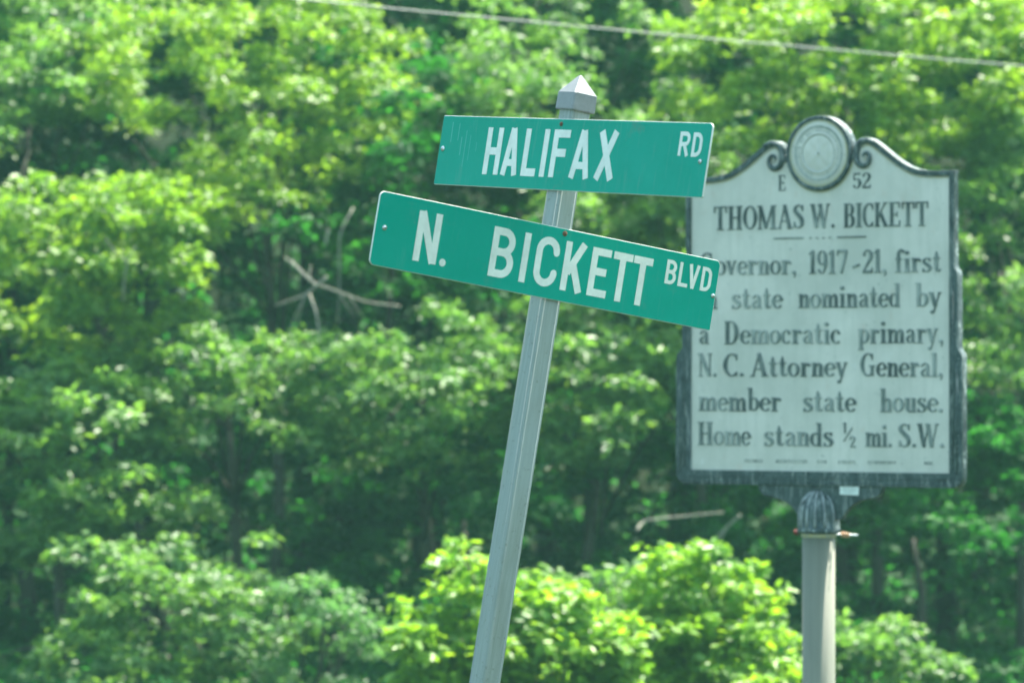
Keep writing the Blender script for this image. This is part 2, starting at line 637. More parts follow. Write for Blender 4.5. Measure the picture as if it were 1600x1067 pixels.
# ---------------------------------------------------------- road-sign alphabet (mm)
def gothic(ch, W, H, s):
    G = Glyph()
    a, b = s / 2, W - s / 2
    t, m, bt = H - s / 2, H / 2, s / 2
    if ch == 'H': G.L(a, 0, a, H, s).L(b, 0, b, H, s).L(a, m, b, m, s * 0.95)
    elif ch == 'A':
        G.L(s * 0.5, 0, W / 2 - s * 0.06, H, s * 1.02).L(W - s * 0.5, 0, W / 2 + s * 0.06, H, s * 1.02).L(W * 0.2, H * 0.27, W * 0.8, H * 0.27, s * 0.9)
    elif ch == 'L': G.L(a, 0, a, H, s).L(0, bt, W, bt, s)
    elif ch == 'I': G.L(W / 2, 0, W / 2, H, s)
    elif ch == 'F': G.L(a, 0, a, H, s).L(0, t, W, t, s).L(0, m + s * 0.1, W * 0.85, m + s * 0.1, s)
    elif ch == 'E': G.L(a, 0, a, H, s).L(0, t, W, t, s).L(0, m + s * 0.1, W * 0.86, m + s * 0.1, s).L(0, bt, W, bt, s)
    elif ch == 'X': G.L(s * 0.55, 0, W - s * 0.55, H, s * 1.08).L(s * 0.55, H, W - s * 0.55, 0, s * 1.08)
    elif ch == 'N': G.L(a, 0, a, H, s).L(b, 0, b, H, s).L(s * 0.55, H - 1, W - s * 0.55, 1, s * 1.05)
    elif ch == 'T': G.L(0, t, W, t, s).L(W / 2, 0, W / 2, H, s)
    elif ch == 'K': G.L(a, 0, a, H, s).L(s * 0.8, H * 0.36, W - s * 0.55, H, s * 1.02).L(W * 0.40, H * 0.60, W - s * 0.5, 0, s * 1.05)
    elif ch == 'V': G.L(s * 0.5, H, W / 2, 0, s * 1.02).L(W - s * 0.5, H, W / 2, 0, s * 1.02)
    elif ch == 'C': G.R([(b, H * 0.70), (b, t), (a, t), (a, bt), (b, bt), (b, H * 0.30)], W * 0.52, s)
    elif ch == 'D': G.L(a, 0, a, H, s).R([(0, t), (b, t), (b, bt), (0, bt)], W * 0.45, s)
    elif ch == 'B':
        mm = m + s * 0.08
        G.L(a, 0, a, H, s).R([(0, t), (b - W * 0.03, t), (b - W * 0.03, mm), (0, mm)], W * 0.40, s)
        G.R([(0, mm), (b, mm), (b, bt), (0, bt)], W * 0.42, s)
    elif ch == 'R':
        mm = m - s * 0.1
        G.L(a, 0, a, H, s).R([(0, t), (b, t), (b, mm), (0, mm)], W * 0.42, s).L(W * 0.5, mm, b, 0, s * 1.02)
    elif ch == '.': G.D(W / 2, W / 2, W / 2)
    return G


# ---------------------------------------------------------- cast slab-serif alphabet (cap height 1)
T_, N_, B_ = 0.15, 0.06, 0.055


def serif(G, x, y, hw=0.12, up=True):
    yy = y + (B_ / 2 if up else -B_ / 2)
    G.L(x - hw, yy, x + hw, yy, B_)
    return G


def cast_glyph(ch):
    G = Glyph()
    X = 0.62
    if ch == 'E':
        G.L(.13, 0, .13, 1, T_).L(.02, .97, .50, .97, .06).L(.13, .5, .39, .5, .055).L(.02, .03, .52, .03, .06)
        G.L(.475, .97, .475, .76, .05).L(.495, .03, .495, .25, .05).L(.375, .61, .375, .39, .045); w = .58
    elif ch == 'T':
        G.L(.31, 0, .31, 1, T_).L(.02, .965, .60, .965, .07).L(.05, .97, .05, .72, .06).L(.57, .97, .57, .72, .06); serif(G, .31, 0, .15); w = .64
    elif ch == 'H':
        for x in (.15, .51): G.L(x, 0, x, 1, T_); serif(G, x, 0, .135); serif(G, x, 1, .135, False)
        G.L(.15, .51, .51, .51, .06); w = .68
    elif ch == 'O': G.A(.31, .5, .235, .465, 0, 360, .15, .06); w = .64
    elif ch == 'M':
        G.L(.10, 0, .10, 1, .065).L(.68, 0, .68, 1, T_).L(.12, .99, .38, .04, .14).L(.38, .04, .64, .99, .06)
        serif(G, .10, 0, .10); serif(G, .68, 0, .14); serif(G, .08, 1, .1, False); serif(G, .70, 1, .12, False); w = .86
    elif ch == 'A':
        G.L(.10, 0, .33, 1, .06).L(.32, 1, .55, 0, .15).L(.15, .32, .46, .32, .055); serif(G, .09, 0, .09); serif(G, .55, 0, .13); w = .68
    elif ch == 'S':
        G.P([(.42, .72, .05), (.38, .88, .06), (.25, .965, .06), (.12, .88, .11), (.10, .74, .15), (.2, .6, .16), (.34, .45, .17), (.41, .28, .16), (.38, .12, .11), (.25, .035, .06), (.12, .10, .06), (.07, .27, .05)])
        G.L(.425, .97, .425, .72, .05).L(.065, .03, .065, .28, .05); w = .52
    elif ch == 'W':
        G.L(.11, .98, .28, .01, .14).L(.27, .01, .44, .95, .055).L(.42, .98, .58, .01, .14).L(.58, .01, .75, .98, .055)
        serif(G, .10, 1, .10, False); serif(G, .42, 1, .09, False); serif(G, .76, 1, .08, False); w = .86
    elif ch == 'B':
        G.L(.13, 0, .13, 1, T_).L(.02, .972, .3, .972, B_).L(.13, .52, .3, .52, B_).L(.02, .028, .3, .028, B_)
        G.A(.28, .745, .15, .225, -90, 90, .15, B_).A(.28, .275, .18, .245, -90, 90, .16, B_); w = .58
    elif ch == 'I': G.L(.15, 0, .15, 1, T_); serif(G, .15, 0, .14); serif(G, .15, 1, .14, False); w = .32
    elif ch == 'C': G.A(.31, .5, .235, .465, 48, 312, .15, .06).L(.475, .97, .475, .70, .05).L(.475, .03, .475, .22, .045); w = .56
    elif ch == 'K':
        G.L(.13, 0, .13, 1, T_).L(.18, .42, .50, .97, .06).L(.26, .60, .54, .02, .15)
        serif(G, .13, 0, .12); serif(G, .13, 1, .12, False); serif(G, .50, 1, .1, False); serif(G, .54, 0, .11); w = .68
    elif ch == 'D':
        G.L(.13, 0, .13, 1, T_).L(.02, .972, .28, .972, B_).L(.02, .028, .28, .028, B_).A(.27, .5, .22, .472, -90, 90, .16, B_); w = .62
    elif ch == 'G':
        G.A(.31, .5, .235, .465, 48, 318, .15, .06).L(.475, .97, .475, .70, .05).L(.475, .44, .475, .03, .12).L(.34, .45, .60, .45, B_); w = .64
    elif ch == 'N':
        G.L(.10, 0, .10, 1, .06).L(.10, .98, .50, .03, .16).L(.52, 0, .52, 1, .06); serif(G, .10, 0, .1); serif(G, .07, 1, .08, False); serif(G, .52, 1, .1, False); w = .64
    elif ch == '1': G.L(.19, 0, .19, 1, T_).L(.03, .83, .19, .96, .06); serif(G, .19, 0, .15); w = .37
    elif ch == '9': G.A(.23, .68, .155, .285, 0, 360, .13, .055).P([(.385, .70, .14), (.38, .36, .13), (.27, .05, .06), (.12, .08, .08)]).D(.10, .15, .06); w = .48
    elif ch == '7': G.L(.03, .94, .46, .94, .12).L(.43, .93, .20, .0, .12).L(.05, .97, .05, .74, .05); w = .48
    elif ch == '2': G.P([(.09, .74, .10), (.13, .91, .07), (.26, .965, .06), (.39, .82, .14), (.36, .6, .14), (.2, .33, .08), (.07, .08, .07)]).L(.03, .06, .44, .06, .12).L(.43, .03, .43, .24, .045); w = .48
    elif ch == '5':
        G.L(.10, .93, .41, .93, .12).L(.10, .97, .09, .54, .05).P([(.09, .55, .06), (.25, .61, .07), (.38, .47, .14), (.39, .26, .15), (.28, .05, .06), (.12, .07, .07)]).D(.10, .16, .065); w = .48
    elif ch == 'o': G.A(.22, .30, .165, .27, 0, 360, .13, .055); w = .45
    elif ch == 'a':
        G.P([(.08, .45, .10), (.17, .57, .055), (.27, .53, .08), (.31, .42, .13), (.31, .05, .13)]).L(.31, .03, .42, .03, .05).P([(.31, .34, .05), (.17, .31, .06), (.09, .18, .12), (.14, .04, .06), (.31, .10, .05)]); w = .44
    elif ch == 'e': G.A(.22, .30, .16, .27, 8, 322, .13, .055).L(.09, .32, .37, .32, .05); w = .42
    elif ch == 'v': G.L(.09, .58, .21, .02, .13).L(.20, .02, .34, .58, .055); serif(G, .08, X, .09, False); serif(G, .35, X, .07, False); w = .44
    elif ch == 'r':
        G.L(.14, 0, .14, .60, .14); serif(G, .14, 0, .12); G.L(.02, .575, .14, .575, .05).P([(.17, .36, .05), (.23, .53, .06), (.30, .56, .08)]).D(.33, .50, .065); w = .41
    elif ch in 'nmhu':
        def arch(x):
            G.P([(x + .05, .40, .05), (x + .13, .55, .06), (x + .21, .52, .10), (x + .235, .40, .135), (x + .235, 0, .135)]); serif(G, x + .235, 0, .105)
        if ch == 'u':
            G.P([(.13, .60, .135), (.13, .2, .135), (.17, .05, .09), (.26, .05, .055), (.33, .18, .05)]).L(.36, 0, .36, .60, .135)
            G.L(.02, .575, .13, .575, .05).L(.26, .575, .36, .575, .05).L(.36, .028, .45, .028, .05); w = .47
        else:
            top = 1.0 if ch == 'h' else .60
            G.L(.13, 0, .13, top, .14); serif(G, .13, 0, .11); G.L(.02, top - .025, .13, top - .025, .05); arch(.13); w = .49
            if ch == 'm': arch(.365); w = .72
    elif ch == 'i': G.L(.14, 0, .14, .60, .14); serif(G, .14, 0, .12); G.L(.02, .575, .14, .575, .05).D(.13, .83, .085); w = .28
    elif ch == 's':
        G.P([(.31, .46, .045), (.27, .55, .055), (.18, .575, .055), (.10, .52, .09), (.10, .42, .12), (.20, .33, .13), (.31, .23, .14), (.32, .12, .11), (.24, .03, .055), (.13, .04, .055), (.07, .15, .045)])
        G.L(.32, .60, .32, .44, .045).L(.06, 0, .06, .17, .045); w = .41
    elif ch == 't': G.P([(.16, .86, .04), (.16, .62, .13), (.16, .15, .135), (.20, .05, .08), (.27, .04, .055), (.32, .12, .05)]).L(.02, .575, .31, .575, .05); w = .36
    elif ch == 'd': G.A(.20, .30, .14, .26, 45, 315, .13, .055).L(.34, 0, .34, 1.0, .13).L(.22, .975, .34, .975, .05).L(.34, .028, .44, .028, .05); w = .46
    elif ch == 'b': G.L(.13, .03, .13, 1.0, .13).L(.02, .975, .13, .975, .05).A(.26, .30, .14, .26, -135, 135, .13, .055); w = .47
    elif ch == 'p': G.L(.13, -.27, .13, .60, .13).L(.02, .575, .13, .575, .05).A(.26, .30, .14, .26, -135, 135, .13, .055); serif(G, .13, -.28, .11); w = .47
    elif ch == 'y': G.L(.09, .58, .23, .03, .13).L(.36, .58, .17, -.22, .055); serif(G, .08, X, .09, False); serif(G, .37, X, .07, False); G.D(.12, -.21, .07).L(.12, -.25, .18, -.22, .05); w = .46
    elif ch == 'c': G.A(.22, .30, .16, .27, 55, 315, .13, .055).D(.31, .46, .065); w = .41
    elif ch == 'l': G.L(.14, 0, .14, 1, .14).L(.02, .975, .14, .975, .05); serif(G, .14, 0, .12); w = .28
    elif ch == 'f': G.P([(.14, 0, .13), (.14, .5, .13), (.15, .82, .12), (.21, .95, .06), (.28, .96, .06)]).D(.32, .89, .07).L(.02, .575, .28, .575, .05); serif(G, .14, 0, .13); w = .34
    elif ch == '.': G.D(.10, .075, .075); w = .20
    elif ch == ',': G.D(.10, .075, .075).P([(.15, .07, .05), (.15, -.04, .045), (.09, -.13, .03)]); w = .21
    elif ch == '-': G.L(.05, .25, .33, .36, .10); w = .38
    elif ch == '½':
        G.L(.12, .56, .12, 1.02, .08).L(.04, .94, .12, 1.0, .04).L(.06, .22, .42, .80, .05)
        G.P([(.33, .30, .06), (.36, .40, .045), (.43, .42, .04), (.50, .34, .08), (.46, .22, .07), (.37, .05, .05)]).L(.33, .0, .55, .0, .07); w = .58
    elif ch == '*': G.L(.02, .5, .12, .6, .06).L(.02, .5, .12, .4, .06).L(.22, .5, .12, .6, .06).L(.22, .5, .12, .4, .06); w = .24
    else: w = .3
    return G, w


CAST = {}


def cast_two_tone(me):
    me.materials.append(M_LETTER_DARK)
    for pl in me.polygons:
        pl.material_index = 0 if abs(pl.normal.y) > .9 else 1
    return me


def cast_mesh(ch):
    if ch not in CAST:
        G, w = cast_glyph(ch)
        CAST[ch] = (cast_two_tone(extrude_loops('cast_letter', glyph_loops(G, .0125), -0.050, 0.03, M_LETTER, 0.024)), w)
    return CAST[ch]


def rounded_rect(w, h, r, n=6):
    out = []
    rr = r if hasattr(r, '__len__') else (r, r, r, r)
    for (sx, sy, a0), q in zip(((1, 1, 0), (-1, 1, 90), (-1, -1, 180), (1, -1, 270)), rr):
        cx, cy = sx * (w / 2 - q), sy * (h / 2 - q)
        for k in range(n + 1):
            th = math.radians(a0 + 90 * k / n)
            out.append((cx + q * math.cos(th), cy + q * math.sin(th)))
    return out


# ------------------------------------------------------------------ street name signs
PX, PZ, PD, LX, LY = 0.1061, 2.6828, 9.0287, 0.1584, 0.0233
F1 = -0.9252
axis = Vector((LX, LY, 1)).normalized()
e1 = Vector((math.cos(F1), math.sin(F1), 0))
e1 = (e1 - axis * e1.dot(axis)).normalized()
nrm1 = e1.cross(axis).normalized()          # towards the viewer, left
P0 = Vector((PX, PD, PZ))
foot_t = (P0.z - 0.0) / axis.z + 0.3
foot = P0 - axis * foot_t
R3 = Matrix((e1, -nrm1, axis)).transposed()   # local x = blade one, -y = its face, z = post axis
root = empty('street_sign', foot, 'leaning square steel post carrying two crossed green street name blades', 'street sign')
root.rotation_euler = R3.to_euler()
HT = foot_t                                   # height of P0 along the post

# post: square tube with rounded corners
ph = 0.0245
lp = rounded_rect(2 * ph, 2 * ph, 0.005, 4)
top = HT + 0.19
V = [(x, y, z) for z in (0, top) for x, y in lp]
n = len(lp)
F = [(i, (i + 1) % n, n + (i + 1) % n, n + i) for i in range(n)] + [tuple(range(n))[::-1], tuple(range(n, 2 * n))]
link('post', mesh('post', V, F, M_GALV), root)
v, f = tube([([(-ph + .006, -ph, .1), (-ph + .006, -ph, top - .02)], .0006), ([(ph - .007, -ph, .1), (ph - .007, -ph, top - .02)], .0007), ([(ph, -ph + .006, .1), (ph, -ph + .006, top - .02)], .0006), ([(ph, ph - .0075, .1), (ph, ph - .0075, top - .02)], .0009)], 6)
link('seam', mesh('seam', v, f, M_GALV, True), root)
# edge seam strip down the face and small rolled corner lines come from the tube corners
# cap: square skirt with pyramid
cz0, cz1 = HT + 0.172, HT + 0.211
a0_, a1_ = 0.0305, 0.0335
V = []
for hs, z in ((a0_ - .003, cz0 + .002), (a0_, cz0), (a0_ + .0005, cz0 + .003), (a0_, cz1 - .002), (a0_ - .0015, cz1)):
    V += [(x, y, z) for x, y in rounded_rect(2 * hs, 2 * hs, 0.004, 3)]
m = 16
F = []
for k in range(4):
    for i in range(m): F.append((k * m + i, k * m + (i + 1) % m, (k + 1) * m + (i + 1) % m, (k + 1) * m + i))
F.append(tuple(range(m))[::-1])
b = len(V)
V += [(x, y, cz1 + .038) for x, y in rounded_rect(.005, .005, .0015, 3)]
for i in range(m): F.append((4 * m + i, 4 * m + (i + 1) % m, b + (i + 1) % m, b + i))
F.append(tuple(range(b, b + m)))
link('post_cap', mesh('post_cap', V, F, M_CAP), root)


def screw_mesh(name, r, mat, depth=0.003):
    V, F = [], []
    prof = [(r, 0), (r, -depth * .4), (r * .75, -depth * .85), (r * .3, -depth)]
    sg = 14
    for rr, y in prof:
        V += [(rr * math.cos(2 * math.pi * k / sg), y, rr * math.sin(2 * math.pi * k / sg)) for k in range(sg)]
    for i in range(3):
        for k in range(sg): F.append((i * sg + k, (i + 1) * sg + k, (i + 1) * sg + (k + 1) % sg, i * sg + (k + 1) % sg))
    F.append(tuple(3 * sg + k for k in range(sg)))
    return mesh(name, V, F, mat, True)


def blade(yaw_local, s, u, L, roll, corner, sheet, label, words, screws, bend):
    """words: list of (char, x0, x1, z0, z1, stroke) in mm from the blade centre"""
    H = 0.1524
    body = extrude_loops('sign_blade', [rounded_rect(L, H, corner)], -0.002, 0.002, M_EDGE, 0.0006)
    o = link('sign_blade', body, root)
    o['label'] = label
    R = Matrix.Rotation(yaw_local, 4, 'Z')
    e = R @ Vector((1, 0, 0))
    nn = R @ Vector((0, -1, 0))
    M = Matrix.Translation(Vector((0, 0, HT + s)) + e * u + nn * 0.0285) @ R @ Matrix.Rotation(-roll, 4, 'Y')
    o.matrix_local = M
    sh = extrude_loops('green_sheet', [rounded_rect(L - .0022, H - .0022, tuple(max(.001, c - .001) for c in corner))], -0.0024, -0.0019, sheet)
    link('green_sheet', sh, o)
    cache = {}
    for ch, x0, x1, z0, z1, st in words:
        W, Hh = x1 - x0, z1 - z0
        key = (ch, round(W), round(Hh))
        if key not in cache:
            lps = glyph_loops(gothic(ch, W, Hh, st), 0.8 if Hh > 60 else 0.5)
            lps = [[(x / 1000, y / 1000) for x, y in l] for l in lps]
            cache[key] = extrude_loops('letter', lps, -0.0030, -0.0023, M_WHITE)
        lo = link('letter', cache[key], o)
        lo.location = (x0 / 1000, 0, z0 / 1000)
    for x, z, r, mt in screws:
        so = link('screw', screw_mesh('screw', r, mt), o)
        so.location = (x, -0.0026, z)
    # slight waviness of the thin plate
    if bend:
        for me in {c.data for c in o.children} | {o.data}:
            pass
    return o


HAL = [('H', -293, -237, -49, 53, 16.5), ('A', -228, -170, -49, 53, 16.5), ('L', -155, -105, -49, 53, 17), ('I', -89, -72, -49, 53, 17),
       ('F', -56, 1, -49, 53, 17), ('A', 14, 82, -49, 53, 17), ('X', 99, 167, -49, 53, 17),
       ('R', 368, 402, 7, 57, 8.5), ('D', 411, 442, 6, 56, 8.5)]
BIC = [('N', -351, -292, -51, 53, 16), ('.', -283, -267, -52, -36, 16), ('B', -157, -96, -52, 52, 16), ('I', -76, -60, -52, 52, 16),
       ('C', -41, 20, -52, 53, 16), ('K', 34, 92, -52, 52, 16), ('E', 106, 157, -52, 51, 16), ('T', 164, 216, -53, 51, 16),
       ('T', 219, 271, -53, 51, 16), ('B', 309, 338, 5, 57, 8), ('L', 345, 372, 5, 57, 8), ('V', 371, 401, 5, 57, 8), ('D', 408, 436, 5, 57, 8)]
blade(0, 0.075, 0.0392, 0.9329, 0.0104, (.010, .004, .004, .004), M_GREEN1,
      'upper green blade reading HALIFAX RD with scuffed sheeting', HAL,
      [(-.451, .003, .006, M_SCREW), (-.037, .065, .0048, M_RUST), (.444, -.003, .005, M_SCREW)], False)
blade(math.pi / 2, -0.1534, -0.0249, 0.9094, -0.0034, (.012, .012, .012, .003), M_GREEN2,
      'lower green blade reading N. BICKETT BLVD with clean sheeting', BIC,
      [(-.432, .003, .0055, M_SCREW), (.025, .066, .0058, M_RUST), (.447, -.001, .005, M_SCREW)], False)

hal = [o for o in root.children if o.name.startswith('sign_blade')][0]
V, F = [], []
for (x, z0, z1, w) in ((-.428, .018, .062, .0028), (-.402, .022, .060, .0022), (-.388, -.01, .03, .003), (-.372, -.035, .045, .0022), (-.355, -.02, .035, .0016), (-.33, .0, .02, .0014)):
    k = len(V)
    V += [(x, -.00252, z0), (x + w, -.00252, z0), (x + w * .8, -.00252, z1), (x - w * .2, -.00252, z1)]
    F.append((k, k + 1, k + 2, k + 3))
link('scuff', mesh('scuff', V, F, M_SCUFF), hal)['label'] = 'faint pale vertical scuffs left by old lettering'

# ------------------------------------------------------------------ historical marker
PSI = 0.59632565
mk = empty('historical_marker', (1.05586548, 14.70123331, 0), 'silver and black cast historical marker titled THOMAS W. BICKETT on a round pole', 'historical marker', rot=(0, 0, -PSI))
TH = 0.034


def mirror(pts):
    return [(-x, z) for x, z in pts][::-1]


right_top = smooth_path([(.522, 2.984), (.47, 2.984), (.41, 2.987), (.362, 2.998), (.31, 3.026), (.263, 3.060), (.215, 3.094), (.185, 3.104), (.158, 3.098), (.140, 3.078), (.136, 3.052)], 5)
right_top = [tuple(q) for q in right_top]
inner_top = smooth_path([(.503, 2.966), (.46, 2.966), (.405, 2.969), (.356, 2.980), (.302, 3.009), (.255, 3.042), (.212, 3.073), (.187, 3.083), (.168, 3.079), (.157, 3.062), (.152, 3.03)], 5)
inner_top = [tuple(q) for q in inner_top]
side_r = [(.553, 1.955), (.553, 2.352), (.549, 2.368), (.541, 2.376), (.536, 2.392), (.536, 2.632), (.532, 2.647), (.524, 2.654), (.521, 2.668), (.521, 2.980)]
side_l = [(-.580, 1.955), (-.580, 2.352), (-.576, 2.368), (-.566, 2.376), (-.555, 2.392), (-.555, 2.632), (-.551, 2.647), (-.545, 2.654), (-.540, 2.668), (-.540, 2.980)]
arc_r = [(.553 - .040 + .040 * math.cos(math.radians(a)), 1.952 + .038 * math.sin(math.radians(a))) for a in range(-90, 0, 15)]
arc_l = [(-.580 + .040 - .040 * math.cos(math.radians(a)), 1.952 + .038 * math.sin(math.radians(a))) for a in range(0, -91, -15)][0:]
stretch = lambda pts, k: [(-x * k, z) for x, z in pts]
lt = [(-x if x < .3 else -(x + .018 * (x - .3) / .22), z) for x, z in right_top][::-1]
li = [(-x if x < .3 else -(x + .018 * (x - .3) / .22), z) for x, z in inner_top][::-1]
outer = [tuple(q) for q in arc_r] + side_r + right_top + lt + side_l[::-1] + [(-.580, 1.952)] + [(x, z) for x, z in arc_l[1:]]
inner = [(.503, 1.964)] + inner_top + li + [(-.521, 1.964)]
outer = [(float(x), float(z)) for x, z in outer]
inner = [(float(x), float(z)) for x, z in inner]
body = link('plaque', extrude_loops('plaque', [outer], 0.010, TH, M_SIDE), mk)
body['label'] = 'cast plaque slab with streaky silver sides'
frame = link('frame', extrude_loops('frame', [outer, inner], -0.002, 0.0096, M_BLACK, 0.0022), mk)
frame['label'] = 'raised black frame with silver worn through in specks'
# panel sits between
pin = [(x * 1.004, (z - 2.5) * 1.004 + 2.5) for x, z in inner]
panel = link('panel', extrude_loops('panel', [pin], 0.0060, 0.0099, M_SILVER), mk)
panel['label'] = 'pale silver painted panel with raised dark lettering'
# inner moulding line along frame, double step
inn2 = [(x * .985, (z - 2.5) * .992 + 2.5) for x, z in inner_top]


def off_path(pts, d):
    P = np.array(pts)
    t_ = np.gradient(P, axis=0)
    t_ /= np.linalg.norm(t_, axis=1)[:, None] + 1e-9
    return P + np.stack([-t_[:, 1], t_[:, 0]], -1) * d


for sgn, src in ((1, inner_top[:-8]), (-1, [(-x, z) for x, z in li[::-1]][:-8])):
    q = off_path(src, 0.004)
    v, f = tube([([(sgn * x, 0.0055, z) for x, z in q], 0.0030)], 6)
    bo = link('bead', mesh('bead', v, f, M_BEAD, True), mk)

# ridge lines along the side and bottom borders
rid = []
for x0, z0, x1, z1 in ((-.560, 1.96, -.560, 2.34), (.534, 1.96, .534, 2.34), (-.546, 1.975, -.546, 2.62), (.519, 1.975, .519, 2.62), (-.56, 1.925, .535, 1.925), (-.53, 1.942, .51, 1.942)):
    rid.append(([(x0, -.0018, z0), (x1, -.0018, z1)], .0022))
v, f = tube(rid, 6)
link('frame_ridge', mesh('frame_ridge', v, f, M_BLACK, True), mk)['kind'] = 'stuff'

# scrolls either side of the medallion
for sgn, ox in ((1, 0.0), (-1, -0.006)):
    pts = smooth_path([(.215, 3.086, .0095), (.187, 3.095, .010), (.160, 3.090, .010), (.147, 3.070, .010), (.144, 3.045, .010), (.149, 3.022, .010), (.164, 3.009, .0095), (.182, 3.010, .009), (.194, 3.022, .008), (.196, 3.040, .007), (.187, 3.052, .006), (.175, 3.050, .006), (.171, 3.040, .006)], 5)
    v, f = tube([([(sgn * (x + (-ox if sgn < 0 else 0)), .001, z) for x, z, r in pts], [r for x, z, r in pts])], 9)
    link('scroll', mesh('scroll', v, f, M_BLACK, True), mk)
    link('scroll_eye', mesh('scroll_eye', *lathe_z([(.009, -.006), (.009, -.001), (.0, .002)], 14), M_SILVER, True), mk)
    e_ = mk.children[-1]
    e_.location = (sgn * .176 - (.006 if sgn < 0 else 0), .003, 3.036)
    e_.rotation_euler = (math.pi / 2, 0, 0)


# medallion: turned about the y axis
def turned(name, prof, mat, seg=72, mod=None):
    V, F = [], []
    for r, y in prof:
        for k in range(seg):
            th = 2 * math.pi * k / seg
            yy = y + (mod(r, th) if mod else 0)
            V.append((r * math.cos(th), yy, r * math.sin(th)))
    for i in range(len(prof) - 1):
        for k in range(seg):
            k2 = (k + 1) % seg
            F.append((i * seg + k, (i + 1) * seg + k, (i + 1) * seg + k2, i * seg + k2))
    F.append(tuple((len(prof) - 1) * seg + k for k in range(seg)))
    return mesh(name, V, F, mat, True)


med = link('medallion', turned('medallion', [(.129, TH + .003), (.129, .0), (.127, -.004), (.112, -.004)], M_SIDE), mk)
med.location = (0, 0, 3.056)
med['label'] = 'round seal at the top of the marker, its relief worn smooth'
rim = link('rim', turned('rim', [(.1292, .004), (.1292, -.006), (.1265, -.0085), (.1185, -.0085), (.1155, -.006), (.1145, -.0045), (.1145, -.0042)], M_BLACK), med)
bead = link('bead', turned('bead', [(.1150, -.004), (.1145, -.0062), (.1125, -.0066), (.111, -.0048), (.111, -.0044)], M_BEAD), med)


def relief(r, th):
    s_ = 0.0
    if .07 < r < .095:
        s_ -= .0012 * max(0, math.sin(th * 23)) * (0.6 + .4 * math.sin(th * 7 + 1))
    if r < .058:
        x, z = r * math.cos(th), r * math.sin(th)
        s_ -= .0022 * (0.5 + .5 * math.sin(x * 150 + 1.3) * math.sin(z * 120 + .4))
    return s_


prof = [(.1125, -.0040), (.103, -.0048), (.1, -.0049), (.0985, -.0078), (.0965, -.0080), (.095, -.0052), (.09, -.0054), (.083, -.0054), (.076, -.0054), (.0705, -.0054), (.069, -.0085), (.0665, -.0085), (.065, -.0055)]
prof += [(r, -.0060 - .0015 * (1 - r / .058)) for r in (.058, .05, .042, .034, .026, .018, .010, .003)]
face = link('seal_face', turned('seal_face', prof, M_SILVER, 96, relief), med)
for ra, rb, yy in ((.0945, .0875, -.0062), (.0668, .0625, -.0068)):
    link('stained_ring', turned('stained_ring', [(ra, -.004), (ra, yy), (rb, yy), (rb, -.004)], M_STAIN), med)
V, F = [], []
lr = random.Random(3)
for k in range(46):                                # the worn motto: small raised bars round the ring
    th = 2 * math.pi * k / 46
    if lr.random() < .18: continue
    r0, r1 = .0725 + lr.uniform(0, .003), .0845 - lr.uniform(0, .003)
    w_ = lr.uniform(.010, .03)
    b0 = len(V)
    for y in (-.0050, -.0068):
        for rr_, tt_ in ((r0, th - w_), (r1, th - w_), (r1, th + w_), (r0, th + w_)):
            V.append((rr_ * math.cos(tt_), y, rr_ * math.sin(tt_)))
    F += [(b0 + 4, b0 + 5, b0 + 6, b0 + 7)] + [(b0 + i, b0 + (i + 1) % 4, b0 + 4 + (i + 1) % 4, b0 + 4 + i) for i in range(4)]
link('worn_motto', mesh('worn_motto', V, F, M_STAIN), med)['kind'] = 'stuff'
v, f = tube([([(.1325 * math.cos(a), .0055, 3.056 + .1325 * math.sin(a)) for a in np.linspace(math.radians(200), math.radians(345), 40)], .0028)], 6)
link('bead', mesh('bead', v, f, M_BEAD, True), mk)

# lettering
TXT = [
    (('E',), -.167, -.135, 2.931, .054), (('52',), .126, .200, 2.931, .054),
    (('THOMAS',), -.430, -.061, 2.799, .083), (('W.',), -.040, .060, 2.799, .083), (('BICKETT',), .092, .424, 2.799, .083),
    (('Governor,',), -.487, -.093, 2.642, .081), (('1917',), -.047, .108, 2.642, .081), (('-',), .122, .160, 2.642, .081), (('21,',), .164, .262, 2.642, .081), (('first',), .292, .472, 2.642, .081),
    (('in',), -.488, -.412, 2.525, .081), (('state',), -.358, -.149, 2.525, .081), (('nominated',), -.088, .314, 2.525, .081), (('by',), .370, .474, 2.525, .081),
    (('a',), -.490, -.446, 2.402, .081), (('Democratic',), -.386, .083, 2.402, .081), (('primary,',), .148, .480, 2.402, .081),
    (('N.',), -.492, -.415, 2.289, .081), (('C.',), -.390, -.303, 2.289, .081), (('Attorney',), -.280, .110, 2.289, .081), (('General,',), .158, .478, 2.289, .081),
    (('member',), -.492, -.154, 2.169, .081), (('state',), -.071, .142, 2.169, .081), (('house.',), .234, .478, 2.169, .081),
    (('Home',), -.494, -.278, 2.050, .081), (('stands',), -.227, .054, 2.050, .081), (('½',), .086, .142, 2.050, .081), (('mi.',), .176, .283, 2.050, .081), (('S.W.',), .304, .483, 2.050, .081),
    (('ARCHIVES',), -.306, -.228, 1.992, .0105), (('CONSERVATION',), -.178, -.050, 1.992, .0105), (('AND',), -.012, .026, 1.992, .0105), (('HIGHWAY',), .070, .140, 1.992, .0105), (('DEPARTMENTS',), .186, .296, 1.992, .0105), (('1959',), .404, .440, 1.992, .0105),
]


